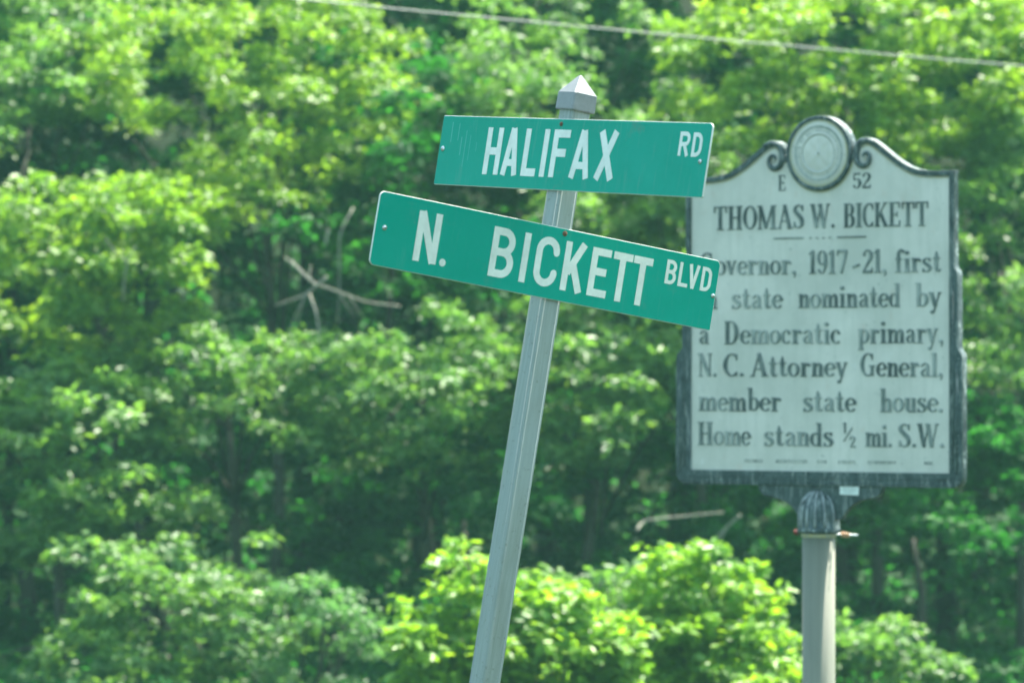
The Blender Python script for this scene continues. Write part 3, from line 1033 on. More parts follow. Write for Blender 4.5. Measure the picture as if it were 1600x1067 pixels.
def tiny_line(x0, x1, z, h, n):
    """a footer line too small to read: small raised strokes, one mesh"""
    V, F = [], []
    k = max(3, n)
    w = (x1 - x0) / k
    rr = random.Random(int((x0 + 1) * 1000))
    for i in range(k):
        cx = x0 + (i + .5) * w
        for (ax, az, bx_, bz) in rr.choice([((-.35, 0, -.15, 1), (.15, 0, .35, 1), (-.2, .4, .2, .6)), ((-.35, 0, -.15, 1), (-.2, .85, .3, 1), (-.2, 0, .3, .15)), ((-.1, 0, .1, 1), (-.35, .85, -.12, 1), (.12, .85, .35, 1))]):
            b0 = len(V)
            xs_, zs_ = (cx + ax * w * .85, cx + bx_ * w * .85), (z + az * h, z + bz * h)
            for y in (.0045, .0062):
                V += [(xs_[0], y, zs_[0]), (xs_[1], y, zs_[0]), (xs_[1], y, zs_[1]), (xs_[0], y, zs_[1])]
            F += [(b0, b0 + 1, b0 + 2, b0 + 3), (b0, b0 + 4, b0 + 5, b0 + 1), (b0 + 1, b0 + 5, b0 + 6, b0 + 2), (b0 + 2, b0 + 6, b0 + 7, b0 + 3), (b0 + 3, b0 + 7, b0 + 4, b0)]
    return mesh('footer_word', V, F, M_LETTER)


jr = random.Random(5)
for (word,), x0, x1, z, h in TXT:
    if h < .02:
        link('footer_word', tiny_line(x0, x1, z, h, len(word)), panel)
        continue
    data = [cast_mesh(ch) for ch in word]
    tot = sum(w for _, w in data)
    k = (x1 - x0) / (tot * h)
    x = x0
    for me, w in data:
        o = link('letter', me, panel)
        o.location = (x, 0.0062, z + jr.uniform(-.0006, .0006))
        o.scale = (h * k, h, h)
        if h < .06:
            o.material_slots[0].link = 'OBJECT'
            o.material_slots[0].material = M_LETTER_DARK
        x += w * h * k
# rules and ornaments under the title
for x0, x1 in ((-.184, -.066), (.067, .180)):
    V = [(x, y, z) for y in (.0035, .0065) for x, z in ((x0, 2.764), (x1, 2.764), (x1, 2.769), (x0, 2.769))]
    link('rule', mesh('rule', V, [(0, 1, 2, 3), (0, 4, 5, 1), (1, 5, 6, 2), (2, 6, 7, 3), (3, 7, 4, 0)], M_LETTER), panel)
for x in (-.039, -.013, .013, .039):
    o = link('ornament', cast_mesh('*')[0], panel)
    o.scale = (1, 1, 1)
    o.location = (x - .006, .0062, 2.7545)
    o.scale = (.05, .05, .022)

# skirt below the plaque
sk_r = smooth_path([(.244, 1.9175), (.240, 1.898), (.222, 1.880), (.190, 1.872), (.150, 1.862), (.120, 1.845), (.098, 1.822), (.084, 1.800)], 5)
sk = [tuple(map(float, q)) for q in sk_r]
sk_l = [(-x - .006 if x > .2 else -x, z) for x, z in sk][::-1]
link('skirt', extrude_loops('skirt', [sk + sk_l], .004, .031, M_BLACK, .0025), mk)['label'] = 'scalloped bracket under the plaque'
# ribbed collar
rib = lambda th, z: 1.0 + (.055 * abs(math.cos(th * 5 + math.pi / 2)) ** 6 if z > 1.765 else 0) * (1 if z < 1.88 else .3)
prof = [(.0705, 1.752), (.072, 1.756), (.072, 1.768), (.0685, 1.772), (.0685, 1.80), (.067, 1.822), (.062, 1.845), (.052, 1.868), (.036, 1.885), (.018, 1.895), (.003, 1.899)]
co = link('collar', mesh('collar', *lathe_z(prof, 100, rib, -.012, .0175), M_BLACK, True), mk)
co['label'] = 'ribbed domed collar gripping the pole top'
V, F = [], []
paths = []
for a_ in (-150, -122, -97, -72, -44, -15):
    th = math.radians(a_)
    paths.append(([(-.012 + (r_c + .0015) * math.cos(th), .0175 + (r_c + .0015) * math.sin(th), z_c) for r_c, z_c in prof[3:]], [.0042] * 5 + [.0034, .0026, .002]))
v, f = tube(paths, 6)
link('collar_rib', mesh('collar_rib', v, f, M_RIB, True), co)
# rivets on collar band
for th in (-110, -75, -40, -145):
    o = link('rivet', screw_mesh('rivet', .0045, M_PRINT, .004), mk)
    a_ = math.radians(th)
    o.location = (-.012 + .0722 * math.cos(a_), .0175 + .0722 * math.sin(a_), 1.761)
    o.rotation_euler = (0, 0, a_ + math.pi / 2)
# pole
link('pole', mesh('pole', *lathe_z([(.0565, -.1), (.0565, 1.76)], 48, None, -.014, .0175), M_POLE, True), mk)['label'] = 'round weathered aluminium pole'
# retaining bolt
v, f = tube([([(-.098, .0175, 1.7535), (.140, .0175, 1.7475)], .0036)], 10)
bolt = link('bolt', mesh('bolt', v, f, M_SCREW, True), mk)
hexn = lambda x0, x1, r, zc: tube([([(x0, .0175, zc), (x1, .0175, zc - .0008)], r)], 6)
link('nut', mesh('nut', *hexn(.078, .094, .0105, 1.7502), M_COPPER), bolt)
link('nut', mesh('nut', *hexn(.098, .108, .0085, 1.7490), M_COPPER), bolt)
link('bolt_head', mesh('bolt_head', *hexn(-.108, -.095, .0105, 1.7540), M_REDRUST), bolt)
# washer of mastic round the pole top
link('gasket', mesh('gasket', *lathe_z([(.058, 1.738), (.0605, 1.742), (.0605, 1.751), (.058, 1.7515)], 48, None, -.014, .0175), M_BEAD, True), mk)
# sticker
V = [(x, y, z) for y in (.0005, .0035) for x, z in ((.079, 1.8865), (.153, 1.8845), (.154, 1.9145), (.080, 1.9165))]
st_ = link('sticker', mesh('sticker', V, [(0, 1, 2, 3), (0, 4, 5, 1), (1, 5, 6, 2), (2, 6, 7, 3), (3, 7, 4, 0)], M_PAPER), mk)
st_['label'] = 'small white paper label with faint printed lines'
V, F = [], []
for i, (a, b_) in enumerate(((.09, .14), (.088, .145), (.095, .138), (.10, .13))):
    z = 1.9085 - i * .0055
    k = len(V)
    V += [(a, 0.0002, z), (b_, 0.0002, z - .001), (b_, 0.0002, z + .0006), (a, 0.0002, z + .0016)]
    F.append((k, k + 1, k + 2, k + 3))
link('printed_line', mesh('printed_line', V, F, M_PRINT), st_)

# ------------------------------------------------------------------ overhead wire with its poles
def wz(x): return 3.83 + .0020 * (x - 11.6) ** 2


def wy(x): return 21.8 + .60 * x


xs_ = np.linspace(-20, 30, 60)
v, f = tube([([(x, wy(x), wz(x)) for x in xs_], .0036)], 6)
tag(link('overhead_wire', mesh('overhead_wire', v, f, M_WIRE, True)), 'thin pale overhead wire slanting across the top of the trees', 'wire')
for i, x in enumerate((-20, 30)):
    r_ = empty('utility_pole', (x, wy(x), 0), ('brown wooden utility pole at the left end of the overhead wire', 'brown wooden utility pole at the right end of the overhead wire')[i], 'utility pole', 'utility poles')
    zt = wz(x)
    gz_ = float(ground_z(np.array(x), np.array(wy(x))))
    link('pole', mesh('pole', *lathe_z([(.15, gz_ - .3), (.11, max(zt, gz_) + 1.2)], 16), M_BARK, True), r_)
    v, f = tube([([(-.6, 0, zt + .05), (.6, 0, zt + .05)], .05)], 4)
    link('cross_arm', mesh('cross_arm', v, f, M_BARK), r_)

# ------------------------------------------------------------------ foliage
NLEAF = 0
NTRI = 0
PPM = 6689.0                                 # pixels times metres


def leaves_mesh(name, C, R, per, tint, L=0.062, seed=0, squash=0.75, mat=None, wide=0.5, simple=False):
    """C: clump centres (n,3), R: clump radii; rosettes of folded leaves on short twigs"""
    rg = np.random.default_rng(seed)
    C = np.asarray(C, float)
    R = np.asarray(R, float)
    n = len(C)
    NTW = 9
    az = rg.uniform(0, 2 * np.pi, (n, NTW))
    el = np.arcsin(rg.uniform(-0.25, 0.98, (n, NTW)))
    td = np.stack([np.cos(az) * np.cos(el), np.sin(az) * np.cos(el), np.sin(el) * squash], -1)
    tl = rg.uniform(0.45, 1.0, (n, NTW)) + (rg.random((n, NTW)) < .14) * rg.uniform(.2, .7, (n, NTW))
    cnt = np.maximum(12, (per * (R / R.mean()) ** 2).astype(int))
    ci = np.repeat(np.arange(n), cnt)
    m = len(ci)
    ti = rg.integers(0, NTW, m)
    d = td[ci, ti]
    tt = rg.uniform(0.12, 1.0, m) ** 0.7
    up = np.array([0, 0, 1.0])
    side = np.cross(d, up)
    side /= np.linalg.norm(side, axis=1)[:, None] + 1e-6
    sg = rg.choice([-1.0, 1.0], m)
    pos = C[ci] + d * (R[ci] * tl[ci, ti] * tt)[:, None] + side * (sg * 0.022)[:, None] + rg.normal(0, 0.018, (m, 3))
    pos[:, 2] -= (tt ** 2) * R[ci] * 0.18
    ax = d * 0.6 + side * (sg * 0.8)[:, None] + rg.normal(0, 0.35, (m, 3))
    ax[:, 2] -= 0.30
    ax /= np.linalg.norm(ax, axis=1)[:, None]
    nm = up * 0.85 + d * 0.45 + rg.normal(0, 0.42, (m, 3))
    nm -= ax * (nm * ax).sum(1)[:, None]
    nm /= np.linalg.norm(nm, axis=1)[:, None]
    bt = np.cross(nm, ax)
    ln = L * rg.uniform(0.65, 1.25, m)
    wd = ln * wide * rg.uniform(0.85, 1.15, m)
    nv = 4 if simple else 6
    V = np.empty((m, nv, 3))
    V[:, 0] = pos
    if simple:
        V[:, 1] = pos + ax * (ln * .5)[:, None] + bt * (wd * .55)[:, None]
        V[:, 2] = pos + ax * ln[:, None] - nm * (wd * .15)[:, None]
        V[:, 3] = pos + ax * (ln * .5)[:, None] - bt * (wd * .55)[:, None] + nm * (wd * .1)[:, None]
        base = (np.arange(m) * 4)[:, None]
        F = (base + np.array([0, 1, 2, 3])).reshape(-1)
        npoly = m
    else:
        V[:, 1] = pos + ax * (ln * .35)[:, None] + bt * (wd * .5)[:, None] + nm * (wd * .10)[:, None]
        V[:, 2] = pos + ax * (ln * .78)[:, None] + bt * (wd * .36)[:, None] + nm * (wd * .02)[:, None]
        V[:, 3] = pos + ax * ln[:, None] - nm * (wd * .18)[:, None]
        V[:, 4] = pos + ax * (ln * .78)[:, None] - bt * (wd * .36)[:, None] + nm * (wd * .02)[:, None]
        V[:, 5] = pos + ax * (ln * .35)[:, None] - bt * (wd * .5)[:, None] + nm * (wd * .10)[:, None]
        # two quads per leaf, folded along the midrib (0-3)
        base = (np.arange(m) * 6)[:, None]
        F = np.concatenate([base + np.array([0, 1, 2, 3]), base + np.array([0, 3, 4, 5])], 1).reshape(-1)
        npoly = m * 2
    global NLEAF, NTRI
    NLEAF += m
    NTRI += npoly * 2
    me = bpy.data.meshes.new(name)
    me.vertices.add(m * nv)
    me.vertices.foreach_set('co', V.reshape(-1).astype(np.float32))
    me.loops.add(len(F))
    me.loops.foreach_set('vertex_index', F.astype(np.int32))
    me.polygons.add(npoly)
    me.polygons.foreach_set('loop_start', (np.arange(npoly) * 4).astype(np.int32))
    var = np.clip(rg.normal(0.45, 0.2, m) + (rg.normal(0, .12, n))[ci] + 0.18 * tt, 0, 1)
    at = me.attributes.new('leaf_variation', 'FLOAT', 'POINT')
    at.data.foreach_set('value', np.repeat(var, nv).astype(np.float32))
    me.update(calc_edges=True)
    me.materials.append(mat or LEAF[tint])
    return me


# hollows between the crowns (photograph pixels, radius) where the front layer stays open
HOLES = [(60, 245, 62), (150, 235, 60), (225, 235, 35), (230, 450, 40), (330, 445, 52), (420, 480, 60), (500, 430, 45), (560, 470, 45),
         (370, 715, 58), (380, 800, 66), (345, 860, 46), (500, 800, 52), (140, 725, 34), (25, 800, 42), (120, 900, 44), (50, 960, 62), (20, 1045, 45),
         (640, 500, 45), (950, 520, 50), (565, 825, 60), (650, 800, 70), (850, 850, 66), (950, 790, 76), (1020, 715, 56), (1030, 800, 50), (600, 900, 50),
         (1400, 900, 100), (1560, 960, 95), (1470, 980, 80), (1210, 760, 60), (1180, 850, 45), (1560, 760, 50), (1000, 105, 52), (1110, 110, 42), (940, 35, 50), (280, 560, 30), (20, 560, 40), (700, 300, 40), (1540, 420, 40)]
# lit clumps: px, py, radius
LIT = [(40, 110, 45), (85, 165, 50), (150, 165, 45), (60, 335, 60), (140, 350, 65), (255, 310, 45), (320, 300, 40), (285, 385, 50), (100, 420, 60), (30, 410, 55),
       (190, 60, 50), (300, 65, 55), (350, 110, 60), (420, 120, 60), (470, 160, 45), (540, 125, 50), (250, 175, 45), (560, 60, 40), (20, 200, 35), (380, 200, 45), (480, 60, 45), (120, 470, 50), (180, 420, 45),
       (115, 645, 45), (185, 660, 42), (50, 690, 38), (265, 630, 45), (345, 620, 50), (430, 670, 38), (500, 700, 42), (205, 745, 26), (95, 780, 38), (150, 815, 38), (105, 858, 32), (35, 852, 26), (295, 800, 26),
       (255, 905, 45), (310, 925, 42), (170, 930, 30), (180, 1005, 42), (300, 995, 28), (240, 1055, 38), (410, 850, 24), (480, 800, 22),
       (310, 520, 45), (290, 565, 42), (420, 560, 36), (350, 570, 40), (170, 560, 45), (230, 520, 40),
       (560, 600, 50), (630, 610, 55), (700, 590, 55), (600, 530, 28), (705, 480, 48), (750, 470, 42), (545, 670, 45), (610, 700, 48), (690, 650, 48), (640, 660, 40), (740, 620, 40),
       (900, 590, 50), (955, 640, 55), (905, 545, 40), (1010, 640, 40), (865, 660, 45), (940, 570, 40), (990, 590, 38), (880, 720, 26), (720, 760, 30), (725, 860, 38), (700, 900, 36), (640, 760, 26),
       (620, 250, 40), (560, 300, 38), (640, 330, 34), (800, 130, 45), (860, 110, 42), (780, 60, 40), (1040, 160, 44), (1090, 200, 34), (1060, 230, 34),
       (1150, 50, 55), (1220, 90, 55), (1290, 60, 55), (1370, 110, 55), (1440, 50, 55), (1510, 110, 60), (1570, 50, 55), (1330, 160, 50), (1180, 140, 50), (1430, 180, 50), (1520, 220, 55), (1580, 180, 50), (1260, 150, 40), (1400, 230, 35),
       (990, 330, 44), (1040, 370, 44), (950, 380, 40), (1050, 320, 35), (1560, 300, 36), (1540, 500, 36), (1580, 560, 40), (1560, 640, 36), (1590, 690, 30),
       (1310, 985, 22), (1330, 1030, 22), (1420, 800, 30), (1480, 830, 28), (1540, 1030, 30), (1440, 780, 26), (1100, 700, 30)]

LIT += [(60 + 74 * i + (j % 2) * 37, 30 + 70 * j, 34) for i in range(8) for j in range(1) if i % 2]
rgp = np.random.default_rng(21)


def in_hole(px, py):
    for hx, hy, hr in HOLES:
        if (px - hx) ** 2 + (py - hy) ** 2 < hr * hr: return True
    return False


def to_px(P):
    c, s = math.cos(PITCH), math.sin(PITCH)
    y = P[1] * c + (P[2] - CZ) * s
    z = -P[1] * s + (P[2] - CZ) * c
    return 800 + 6689 * P[0] / y, 533.5 - 6689 * z / y


PLANTS = [
    # kind, label, px, py, rx, ry, depth, tint, trunk px offset
    ('broadleaf_tree', 'dark leafy tree filling the top left corner of the photo', 10, 130, 200, 230, 29.6, 'mid', -30),
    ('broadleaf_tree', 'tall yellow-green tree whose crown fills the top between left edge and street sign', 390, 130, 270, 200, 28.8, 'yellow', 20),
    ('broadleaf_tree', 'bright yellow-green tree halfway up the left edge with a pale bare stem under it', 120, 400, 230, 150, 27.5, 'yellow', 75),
    ('broadleaf_tree', 'small mid-green tree with star-shaped leaf clumps low on the left edge', 90, 720, 190, 150, 27.3, 'mid', -20),
    ('broadleaf_tree', 'mid-green tree left of the leaning post, just above the large dark hollow', 350, 610, 190, 110, 27.8, 'mid', 30),
    ('broadleaf_tree', 'low leafy tree in the bottom left corner below the dark hollow', 230, 970, 230, 130, 26.8, 'mid', -30),
    ('broadleaf_tree', 'tree with bright layered boughs directly left of the leaning post', 640, 610, 170, 150, 27.6, 'mid', 20),
    ('broadleaf_tree', 'pale green tree between the leaning post and the historical marker', 930, 600, 150, 150, 27.9, 'mid', 0),
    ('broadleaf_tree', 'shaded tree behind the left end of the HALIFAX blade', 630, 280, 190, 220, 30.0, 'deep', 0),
    ('broadleaf_tree', 'tree with fresh leaves behind the cap of the leaning post', 900, 170, 190, 190, 29.4, 'mid', 30),
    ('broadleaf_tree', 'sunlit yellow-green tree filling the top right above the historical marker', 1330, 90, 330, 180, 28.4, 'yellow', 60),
    ('broadleaf_tree', 'mid-green tree to the right of the marker, reaching the right edge', 1590, 420, 170, 230, 28.8, 'mid', 30),
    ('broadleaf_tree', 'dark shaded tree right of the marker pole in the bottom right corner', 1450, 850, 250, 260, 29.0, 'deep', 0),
    ('broadleaf_tree', 'tree glimpsed between the two blades and the marker', 1080, 390, 180, 150, 29.2, 'mid', 20),
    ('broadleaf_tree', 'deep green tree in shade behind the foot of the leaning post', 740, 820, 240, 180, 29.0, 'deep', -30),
]
SHRUBS = [
    ('shrub', 'pale fine-leaved shrub at the bottom, left of the leaning post', 470, 1000, 120, 100, 25.6, 'pale', 0),
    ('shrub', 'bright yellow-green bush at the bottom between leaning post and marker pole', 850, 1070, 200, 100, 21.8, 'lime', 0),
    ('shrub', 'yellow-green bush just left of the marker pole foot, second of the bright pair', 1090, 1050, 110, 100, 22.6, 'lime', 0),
    ('shrub', 'loose mid-green shrub showing behind and between the two bright yellow-green bushes', 960, 985, 250, 105, 24.2, 'mid', 0),
    ('shrub', 'small dim shrub with scattered light leaves at the bottom right of the marker pole', 1370, 1060, 130, 80, 25.0, 'mid', 0),
]
crowns = []
for (nm_, lab, px, py, rx, ry, dep, tint, tx) in PLANTS + SHRUBS:
    zc = ray_at(px, py, dep).z
    if nm_ != 'shrub': dep += (zc - 2.7) * .5
    c = ray_at(px, py, dep)
    a, b = rx * dep / PPM, ry * dep / PPM
    crowns.append(dict(nm=nm_, lab=lab, px=px, py=py, rx=rx, ry=ry, c=c, a=a, b=b, dep=dep, tint=tint, tx=tx, C=[], R=[]))
for cr in crowns:
    shrub = cr['nm'] == 'shrub'
    area = math.pi * cr['a'] * cr['b']
    N = int(area * (42 if not shrub else (34 if cr['tint'] == 'lime' else 60)))
    dd = max(cr['a'], cr['b']) * 0.8
    for k in range(N):
        v = rgp.normal(0, 1, 3)
        v /= np.linalg.norm(v)
        if v[1] > 0.2 and rgp.random() < 0.45: v[1] *= -1
        q = rgp.uniform(0.72, 1.04)
        P = cr['c'] + Vector((v[0] * cr['a'] * q, v[1] * dd * q, v[2] * cr['b'] * q))
        ppx, ppy = to_px(P)
        if in_hole(ppx, ppy) and not shrub: continue
        if P.z < 0.15: continue
        cr['C'].append(tuple(P))
        cr['R'].append(rgp.uniform(0.13, 0.24) * (0.72 if shrub else 1))
NF = len(PLANTS)
for (px, py, r) in LIT:
    best = min(range(NF), key=lambda i: ((px - crowns[i]['px']) / crowns[i]['rx']) ** 2 + ((py - crowns[i]['py']) / crowns[i]['ry']) ** 2)
    cr = crowns[best]
    u = ((px - cr['px']) / cr['rx']) ** 2 + ((py - cr['py']) / cr['ry']) ** 2
    dd = max(cr['a'], cr['b']) * 0.8
    y = cr['dep'] - dd * math.sqrt(max(0.15, 1 - min(u, .85))) - 0.15
    for k in range(3):
        P = ray_at(px + rgp.normal(0, r * .42), py + rgp.normal(0, r * .35), y + rgp.normal(0, .1))
        cr['C'].append(tuple(P))
        cr['R'].append(r * y / PPM * rgp.uniform(.6, .9))

SPRAYS = {NF + 1: [(628, 990, 14), (652, 955, 15), (690, 925, 16), (715, 845, 15), (750, 880, 16), (850, 905, 15), (905, 918, 14), (690, 880, 13), (640, 1010, 30), (665, 985, 34), (700, 960, 36), (712, 985, 30), (735, 905, 26), (742, 935, 32), (725, 870, 20), (760, 960, 36), (790, 935, 26), (815, 925, 22), (805, 960, 34), (840, 950, 28), (868, 928, 26), (880, 955, 32),
                   (905, 945, 24), (925, 970, 34), (950, 990, 38), (975, 965, 28), (860, 1000, 44), (800, 1000, 44), (740, 1000, 40), (690, 1030, 40), (760, 1050, 46), (900, 1020, 46), (960, 1040, 44), (660, 1045, 34)],
          NF + 2: [(985, 905, 16), (1018, 872, 14), (1062, 862, 14), (1112, 862, 15), (1170, 890, 16), (1210, 935, 16), (1000, 935, 26), (1015, 905, 24), (1032, 882, 20), (1050, 910, 30), (1078, 878, 24), (1085, 905, 30), (1108, 888, 22), (1120, 915, 32), (1150, 905, 22), (1160, 935, 32), (1185, 950, 24), (1195, 985, 26), (1040, 950, 36), (1080, 960, 40), (1120, 970, 40),
                   (1160, 985, 36), (1030, 1000, 40), (1090, 1020, 44), (1150, 1030, 40), (1200, 1030, 26), (1235, 1000, 14), (1240, 1045, 16)],
          NF + 4: [(1300, 1000, 18), (1312, 975, 14), (1335, 1020, 22), (1360, 1000, 18), (1395, 1010, 20), (1420, 985, 16), (1440, 1020, 22)]}
for k, lst in SPRAYS.items():
    cr = crowns[k]
    for px, py, r in lst:
        y = cr['dep'] - .35 + rgp.normal(0, .12)
        for q in range(2):
            P = ray_at(px + rgp.normal(0, r * .3), py + rgp.normal(0, r * .3), y)
            if P.z < .1: continue
            cr['C'].append(tuple(P))
            cr['R'].append(r * y / PPM * rgp.uniform(.8, 1.15))
for k in range(70):
    px = rgp.uniform(630, 1230)
    j = NF + 1 if px < 980 else NF + 2
    P = ray_at(px, rgp.uniform(975, 1090), crowns[j]['dep'] - .45 + rgp.normal(0, .1))
    crowns[j]['C'].append(tuple(P))
    crowns[j]['R'].append(rgp.uniform(.09, .15))
# loose sprays that close the wall of leaves between the crowns
for k in range(480):
    px, py = rgp.uniform(-150, 1750), rgp.uniform(-60, 1090)
    if in_hole(px, py): continue
    z_ = ray_at(px, py, 28).z
    y = 27.4 + (z_ - 2.7) * .5 + rgp.uniform(-.3, .9)
    P = ray_at(px, py, y)
    if P.z < .15: continue
    best = min(range(NF), key=lambda i: ((px - crowns[i]['px']) / crowns[i]['rx']) ** 2 + ((py - crowns[i]['py']) / crowns[i]['ry']) ** 2)
    crowns[best]['C'].append(tuple(P))
    crowns[best]['R'].append(rgp.uniform(.10, .24))

for i, cr in enumerate(crowns):
    shrub = cr['nm'] == 'shrub'
    cx, cy = cr['c'].x + cr['tx'] * cr['dep'] / PPM, cr['c'].y + (0.9 if not shrub else 0.3)
    g0 = float(ground_z(np.array(cx), np.array(cy)))
    r_ = empty(cr['nm'], (cx, cy, g0), cr['lab'], 'shrub' if shrub else 'tree', 'trees behind the signs' if not shrub else 'shrubs below the trees')
    off = np.array([cx, cy, g0])
    Lf = 0.036 if cr['tint'] == 'pale' else (0.066 if shrub else (0.060, 0.052, 0.066, 0.072, 0.056)[i % 5])
    me = leaves_mesh('crown', np.array(cr['C']) - off, cr['R'], 95 if not shrub else 85, cr['tint'], Lf, 100 + i)
    if cr['tint'] == 'pale':
        me2 = None
    link('crown', me, r_)['kind'] = 'stuff'
    # trunk and limbs
    rr = random.Random(i)
    hgt = cr['c'].z - g0
    top_ = Vector((cr['c'].x - cx + rr.uniform(-.1, .1), 0.1, max(.5, hgt)))
    if not shrub:
        pts = [Vector((0, 0, -.2)), Vector((rr.uniform(-.1, .1), .05, top_.z * .35)), Vector((rr.uniform(-.15, .15) + top_.x * .5, .05, top_.z * .7)), top_]
        v, f = tube([(pts, [.05, .042, .032, .015])], 9)
        link('trunk', mesh('trunk', v, f, M_BARK, True), r_)
    idx = rr.sample(range(len(cr['C'])), min(len(cr['C']), (4 if cr['tint'] == 'deep' else 10) if not shrub else 22))
    paths = []
    for k in idx:
        e_ = Vector(cr['C'][k]) - Vector(off)
        if shrub: s0 = Vector((rr.uniform(-.15, .15), rr.uniform(-.1, .1), -.05))
        else: s0 = pts[2].lerp(top_, rr.uniform(-.6, .9))
        mid_ = s0.lerp(e_, .5) + Vector((rr.uniform(-.08, .08), rr.uniform(-.08, .08), rr.uniform(.02, .15)))
        paths.append(([s0, mid_, e_], [.015 if not shrub else .009, .010 if not shrub else .006, .003]))
    if cr['tint'] == 'deep': continue
    v, f = tube(paths, 5)
    link('limbs' if not shrub else 'stems', mesh('limbs', v, f, M_BARK, True), r_)

# trees filling the wood behind and to both sides, one object each
ROWS = []
for yrow, rad0, xs0, zs0 in ((31.0, 1.35, np.arange(-7.6, 8.4, 1.45), (1.3,)), (32.2, 1.7, np.arange(-8.2, 9.0, 1.9), (3.6,)), (33.4, 1.9, np.arange(-8.8, 9.6, 2.3), (6.0,)), (34.8, 2.2, np.arange(-9, 10, 2.6), (8.2,))):
    for x in xs0:
        ROWS.append((x + rgp.uniform(-.3, .3), yrow + rgp.uniform(-.4, .4), zs0[0] + rgp.uniform(-.3, .3), rad0 * rgp.uniform(.95, 1.15), yrow))
for k, (x, y, z, rad, yrow) in enumerate(ROWS):
    g0 = float(ground_z(np.array(x), np.array(y + .3)))
    low = yrow < 31.5
    kind_, cat_, lab_, grp_ = ('thicket_bush', 'bush', 'dark rounded bush closing the wood near the ground', 'dark bushes at the back of the wood') if low else \
        ('woodland_tree', 'tree', 'dense dark green tree in the back row of the wood', 'back row of the wood')
    r_ = empty(kind_, (x, y, g0), lab_, cat_, grp_)
    C, R = [], []
    for q in range(int(62 * rad * rad)):
        v = rgp.normal(0, 1, 3)
        v /= np.linalg.norm(v)
        s_ = rgp.uniform(.35, 1.02)
        C.append((v[0] * rad * s_, v[1] * rad * .7 * s_, max(.1, z - g0 + v[2] * rad * (1.0 if not low else 1.2) * s_)))
        R.append(rgp.uniform(.2, .32))
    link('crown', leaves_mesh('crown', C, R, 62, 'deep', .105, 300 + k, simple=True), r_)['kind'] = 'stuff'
    hh = max(.5, z - g0)
    v, f = tube([([(0, 0, -.2), (.05, 0, hh * .5), (0, 0, hh)], [.10, .08, .04])], 8)
    link('trunk', mesh('trunk', v, f, M_BARK, True), r_)

# dead branches
def dead(label, specs, dep):
    base = ray_at(specs[0][0][0][0], specs[0][0][0][1], dep)
    r_ = empty('dead_branch', base, label, 'branch', 'bare dead branches')
    for pts, w in specs:
        q = [(ray_at(px, py, dep + dy) - base) for px, py, dy in pts]
        q = [Vector(a) for a in smooth_path([tuple(a) for a in q], 4)]
        rad = [w * .6 * dep / PPM / 2 * (1 - .55 * i / len(q)) for i in range(len(q))]
        v, f = tube([(q, rad)], 7)
        link('twig', mesh('twig', v, f, M_DEAD, True), r_)


dead('pale bare branch forking into a star in the dark gap left of the lower blade',
     [([(510, 433, -.15), (480, 458, 0), (455, 469, .1), (430, 477, .2)], 8),
      ([(455, 409, .1), (490, 442, 0), (512, 450, -.05), (545, 462, 0), (575, 472, .1), (625, 478, .3)], 7),
      ([(480, 458, 0), (461, 495, .1), (449, 528, .2)], 4.5), ([(484, 460, 0), (494, 490, -.1), (500, 533, -.15)], 6),
      ([(476, 462, 0), (466, 500, .1), (458, 535, .2)], 3.5), ([(545, 462, 0), (556, 480, 0), (570, 500, .1)], 3), ([(490, 442, 0), (484, 430, 0), (486, 415, .05)], 3), ([(455, 409, .1), (444, 402, .2)], 4)], 25.6)
dead('short pale broken stub hanging above the star-shaped dead branch', [([(513, 358, 0), (510, 372, 0), (508, 384, 0)], 8)], 26.9)
dead('thin grey twig curving down behind the star-shaped dead branch', [([(552, 325, .1), (532, 365, 0), (530, 410, 0), (530, 465, 0), (527, 500, 0)], 4), ([(530, 455, 0), (540, 475, 0), (556, 495, 0)], 3)], 27.2)
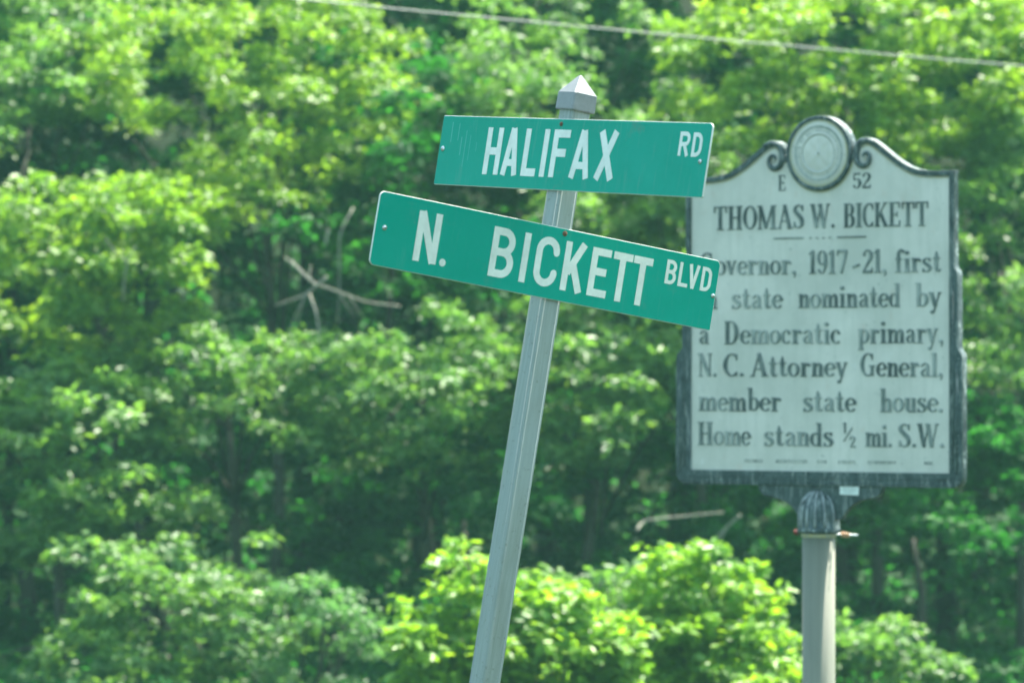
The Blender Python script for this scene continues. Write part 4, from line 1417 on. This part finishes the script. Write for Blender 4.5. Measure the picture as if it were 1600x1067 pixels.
dead('pale slender stem under the bright tree at the left edge', [([(192, 470, .1), (194, 440, 0), (200, 405, -.05), (212, 385, -.05)], 6), ([(200, 410, 0), (178, 390, 0), (165, 372, 0)], 4)], 26.2)
dead('grey bare branch with a thick pale tip, lying left of the marker pole', [([(995, 828, -.1), (1004, 816, 0), (1020, 811, 0), (1070, 806, .1), (1130, 800, .2)], 7)], 26.4)
dead('forked grey branch slanting down just left of the marker pole', [([(1156, 805, -.1), (1136, 823, 0), (1115, 845, .05), (1090, 868, .1)], 7), ([(1136, 823, 0), (1122, 850, .05), (1108, 880, .1)], 4)], 26.2)

# low growth on the ground in front of the trees
n = 5200
C = np.stack([rgp.uniform(-9.5, 9.5, n), rgp.uniform(22.5, 39, n), np.zeros(n)], -1)
C[:, 2] = ground_z(C[:, 0], C[:, 1]) + rgp.uniform(.02, .35, n)
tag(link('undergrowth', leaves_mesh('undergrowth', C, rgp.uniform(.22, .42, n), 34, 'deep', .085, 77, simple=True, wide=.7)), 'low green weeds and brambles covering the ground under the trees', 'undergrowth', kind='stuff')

# ------------------------------------------------------------------ added teal volume imitating windshield glare
V = [(x, y, z) for z in (-1.2, 12.0) for x, y in ((-45, -5), (45, -5), (45, 60), (-45, 60))]
hz = mesh('glare_veil', V, [(0, 3, 2, 1), (4, 5, 6, 7), (0, 1, 5, 4), (1, 2, 6, 5), (2, 3, 7, 6), (3, 0, 4, 7)])
hm = bpy.data.materials.new('glare_veil')
hm.use_nodes = True
hn = hm.node_tree.nodes
hn.remove(hn['Principled BSDF'])
pv = hn.new('ShaderNodeVolumePrincipled')
pv.inputs['Color'].default_value = (0.42, 0.95, 0.86, 1)
pv.inputs['Density'].default_value = 0.0009
pv.inputs['Anisotropy'].default_value = 0.0
hm.node_tree.links.new(pv.outputs[0], hn['Material Output'].inputs['Volume'])
hz.materials.append(hm)
tag(link('glare_veil', hz), 'faint teal veil added to imitate windshield glare', kind='stuff')
print('LEAVES', NLEAF, 'TRIS', NTRI)
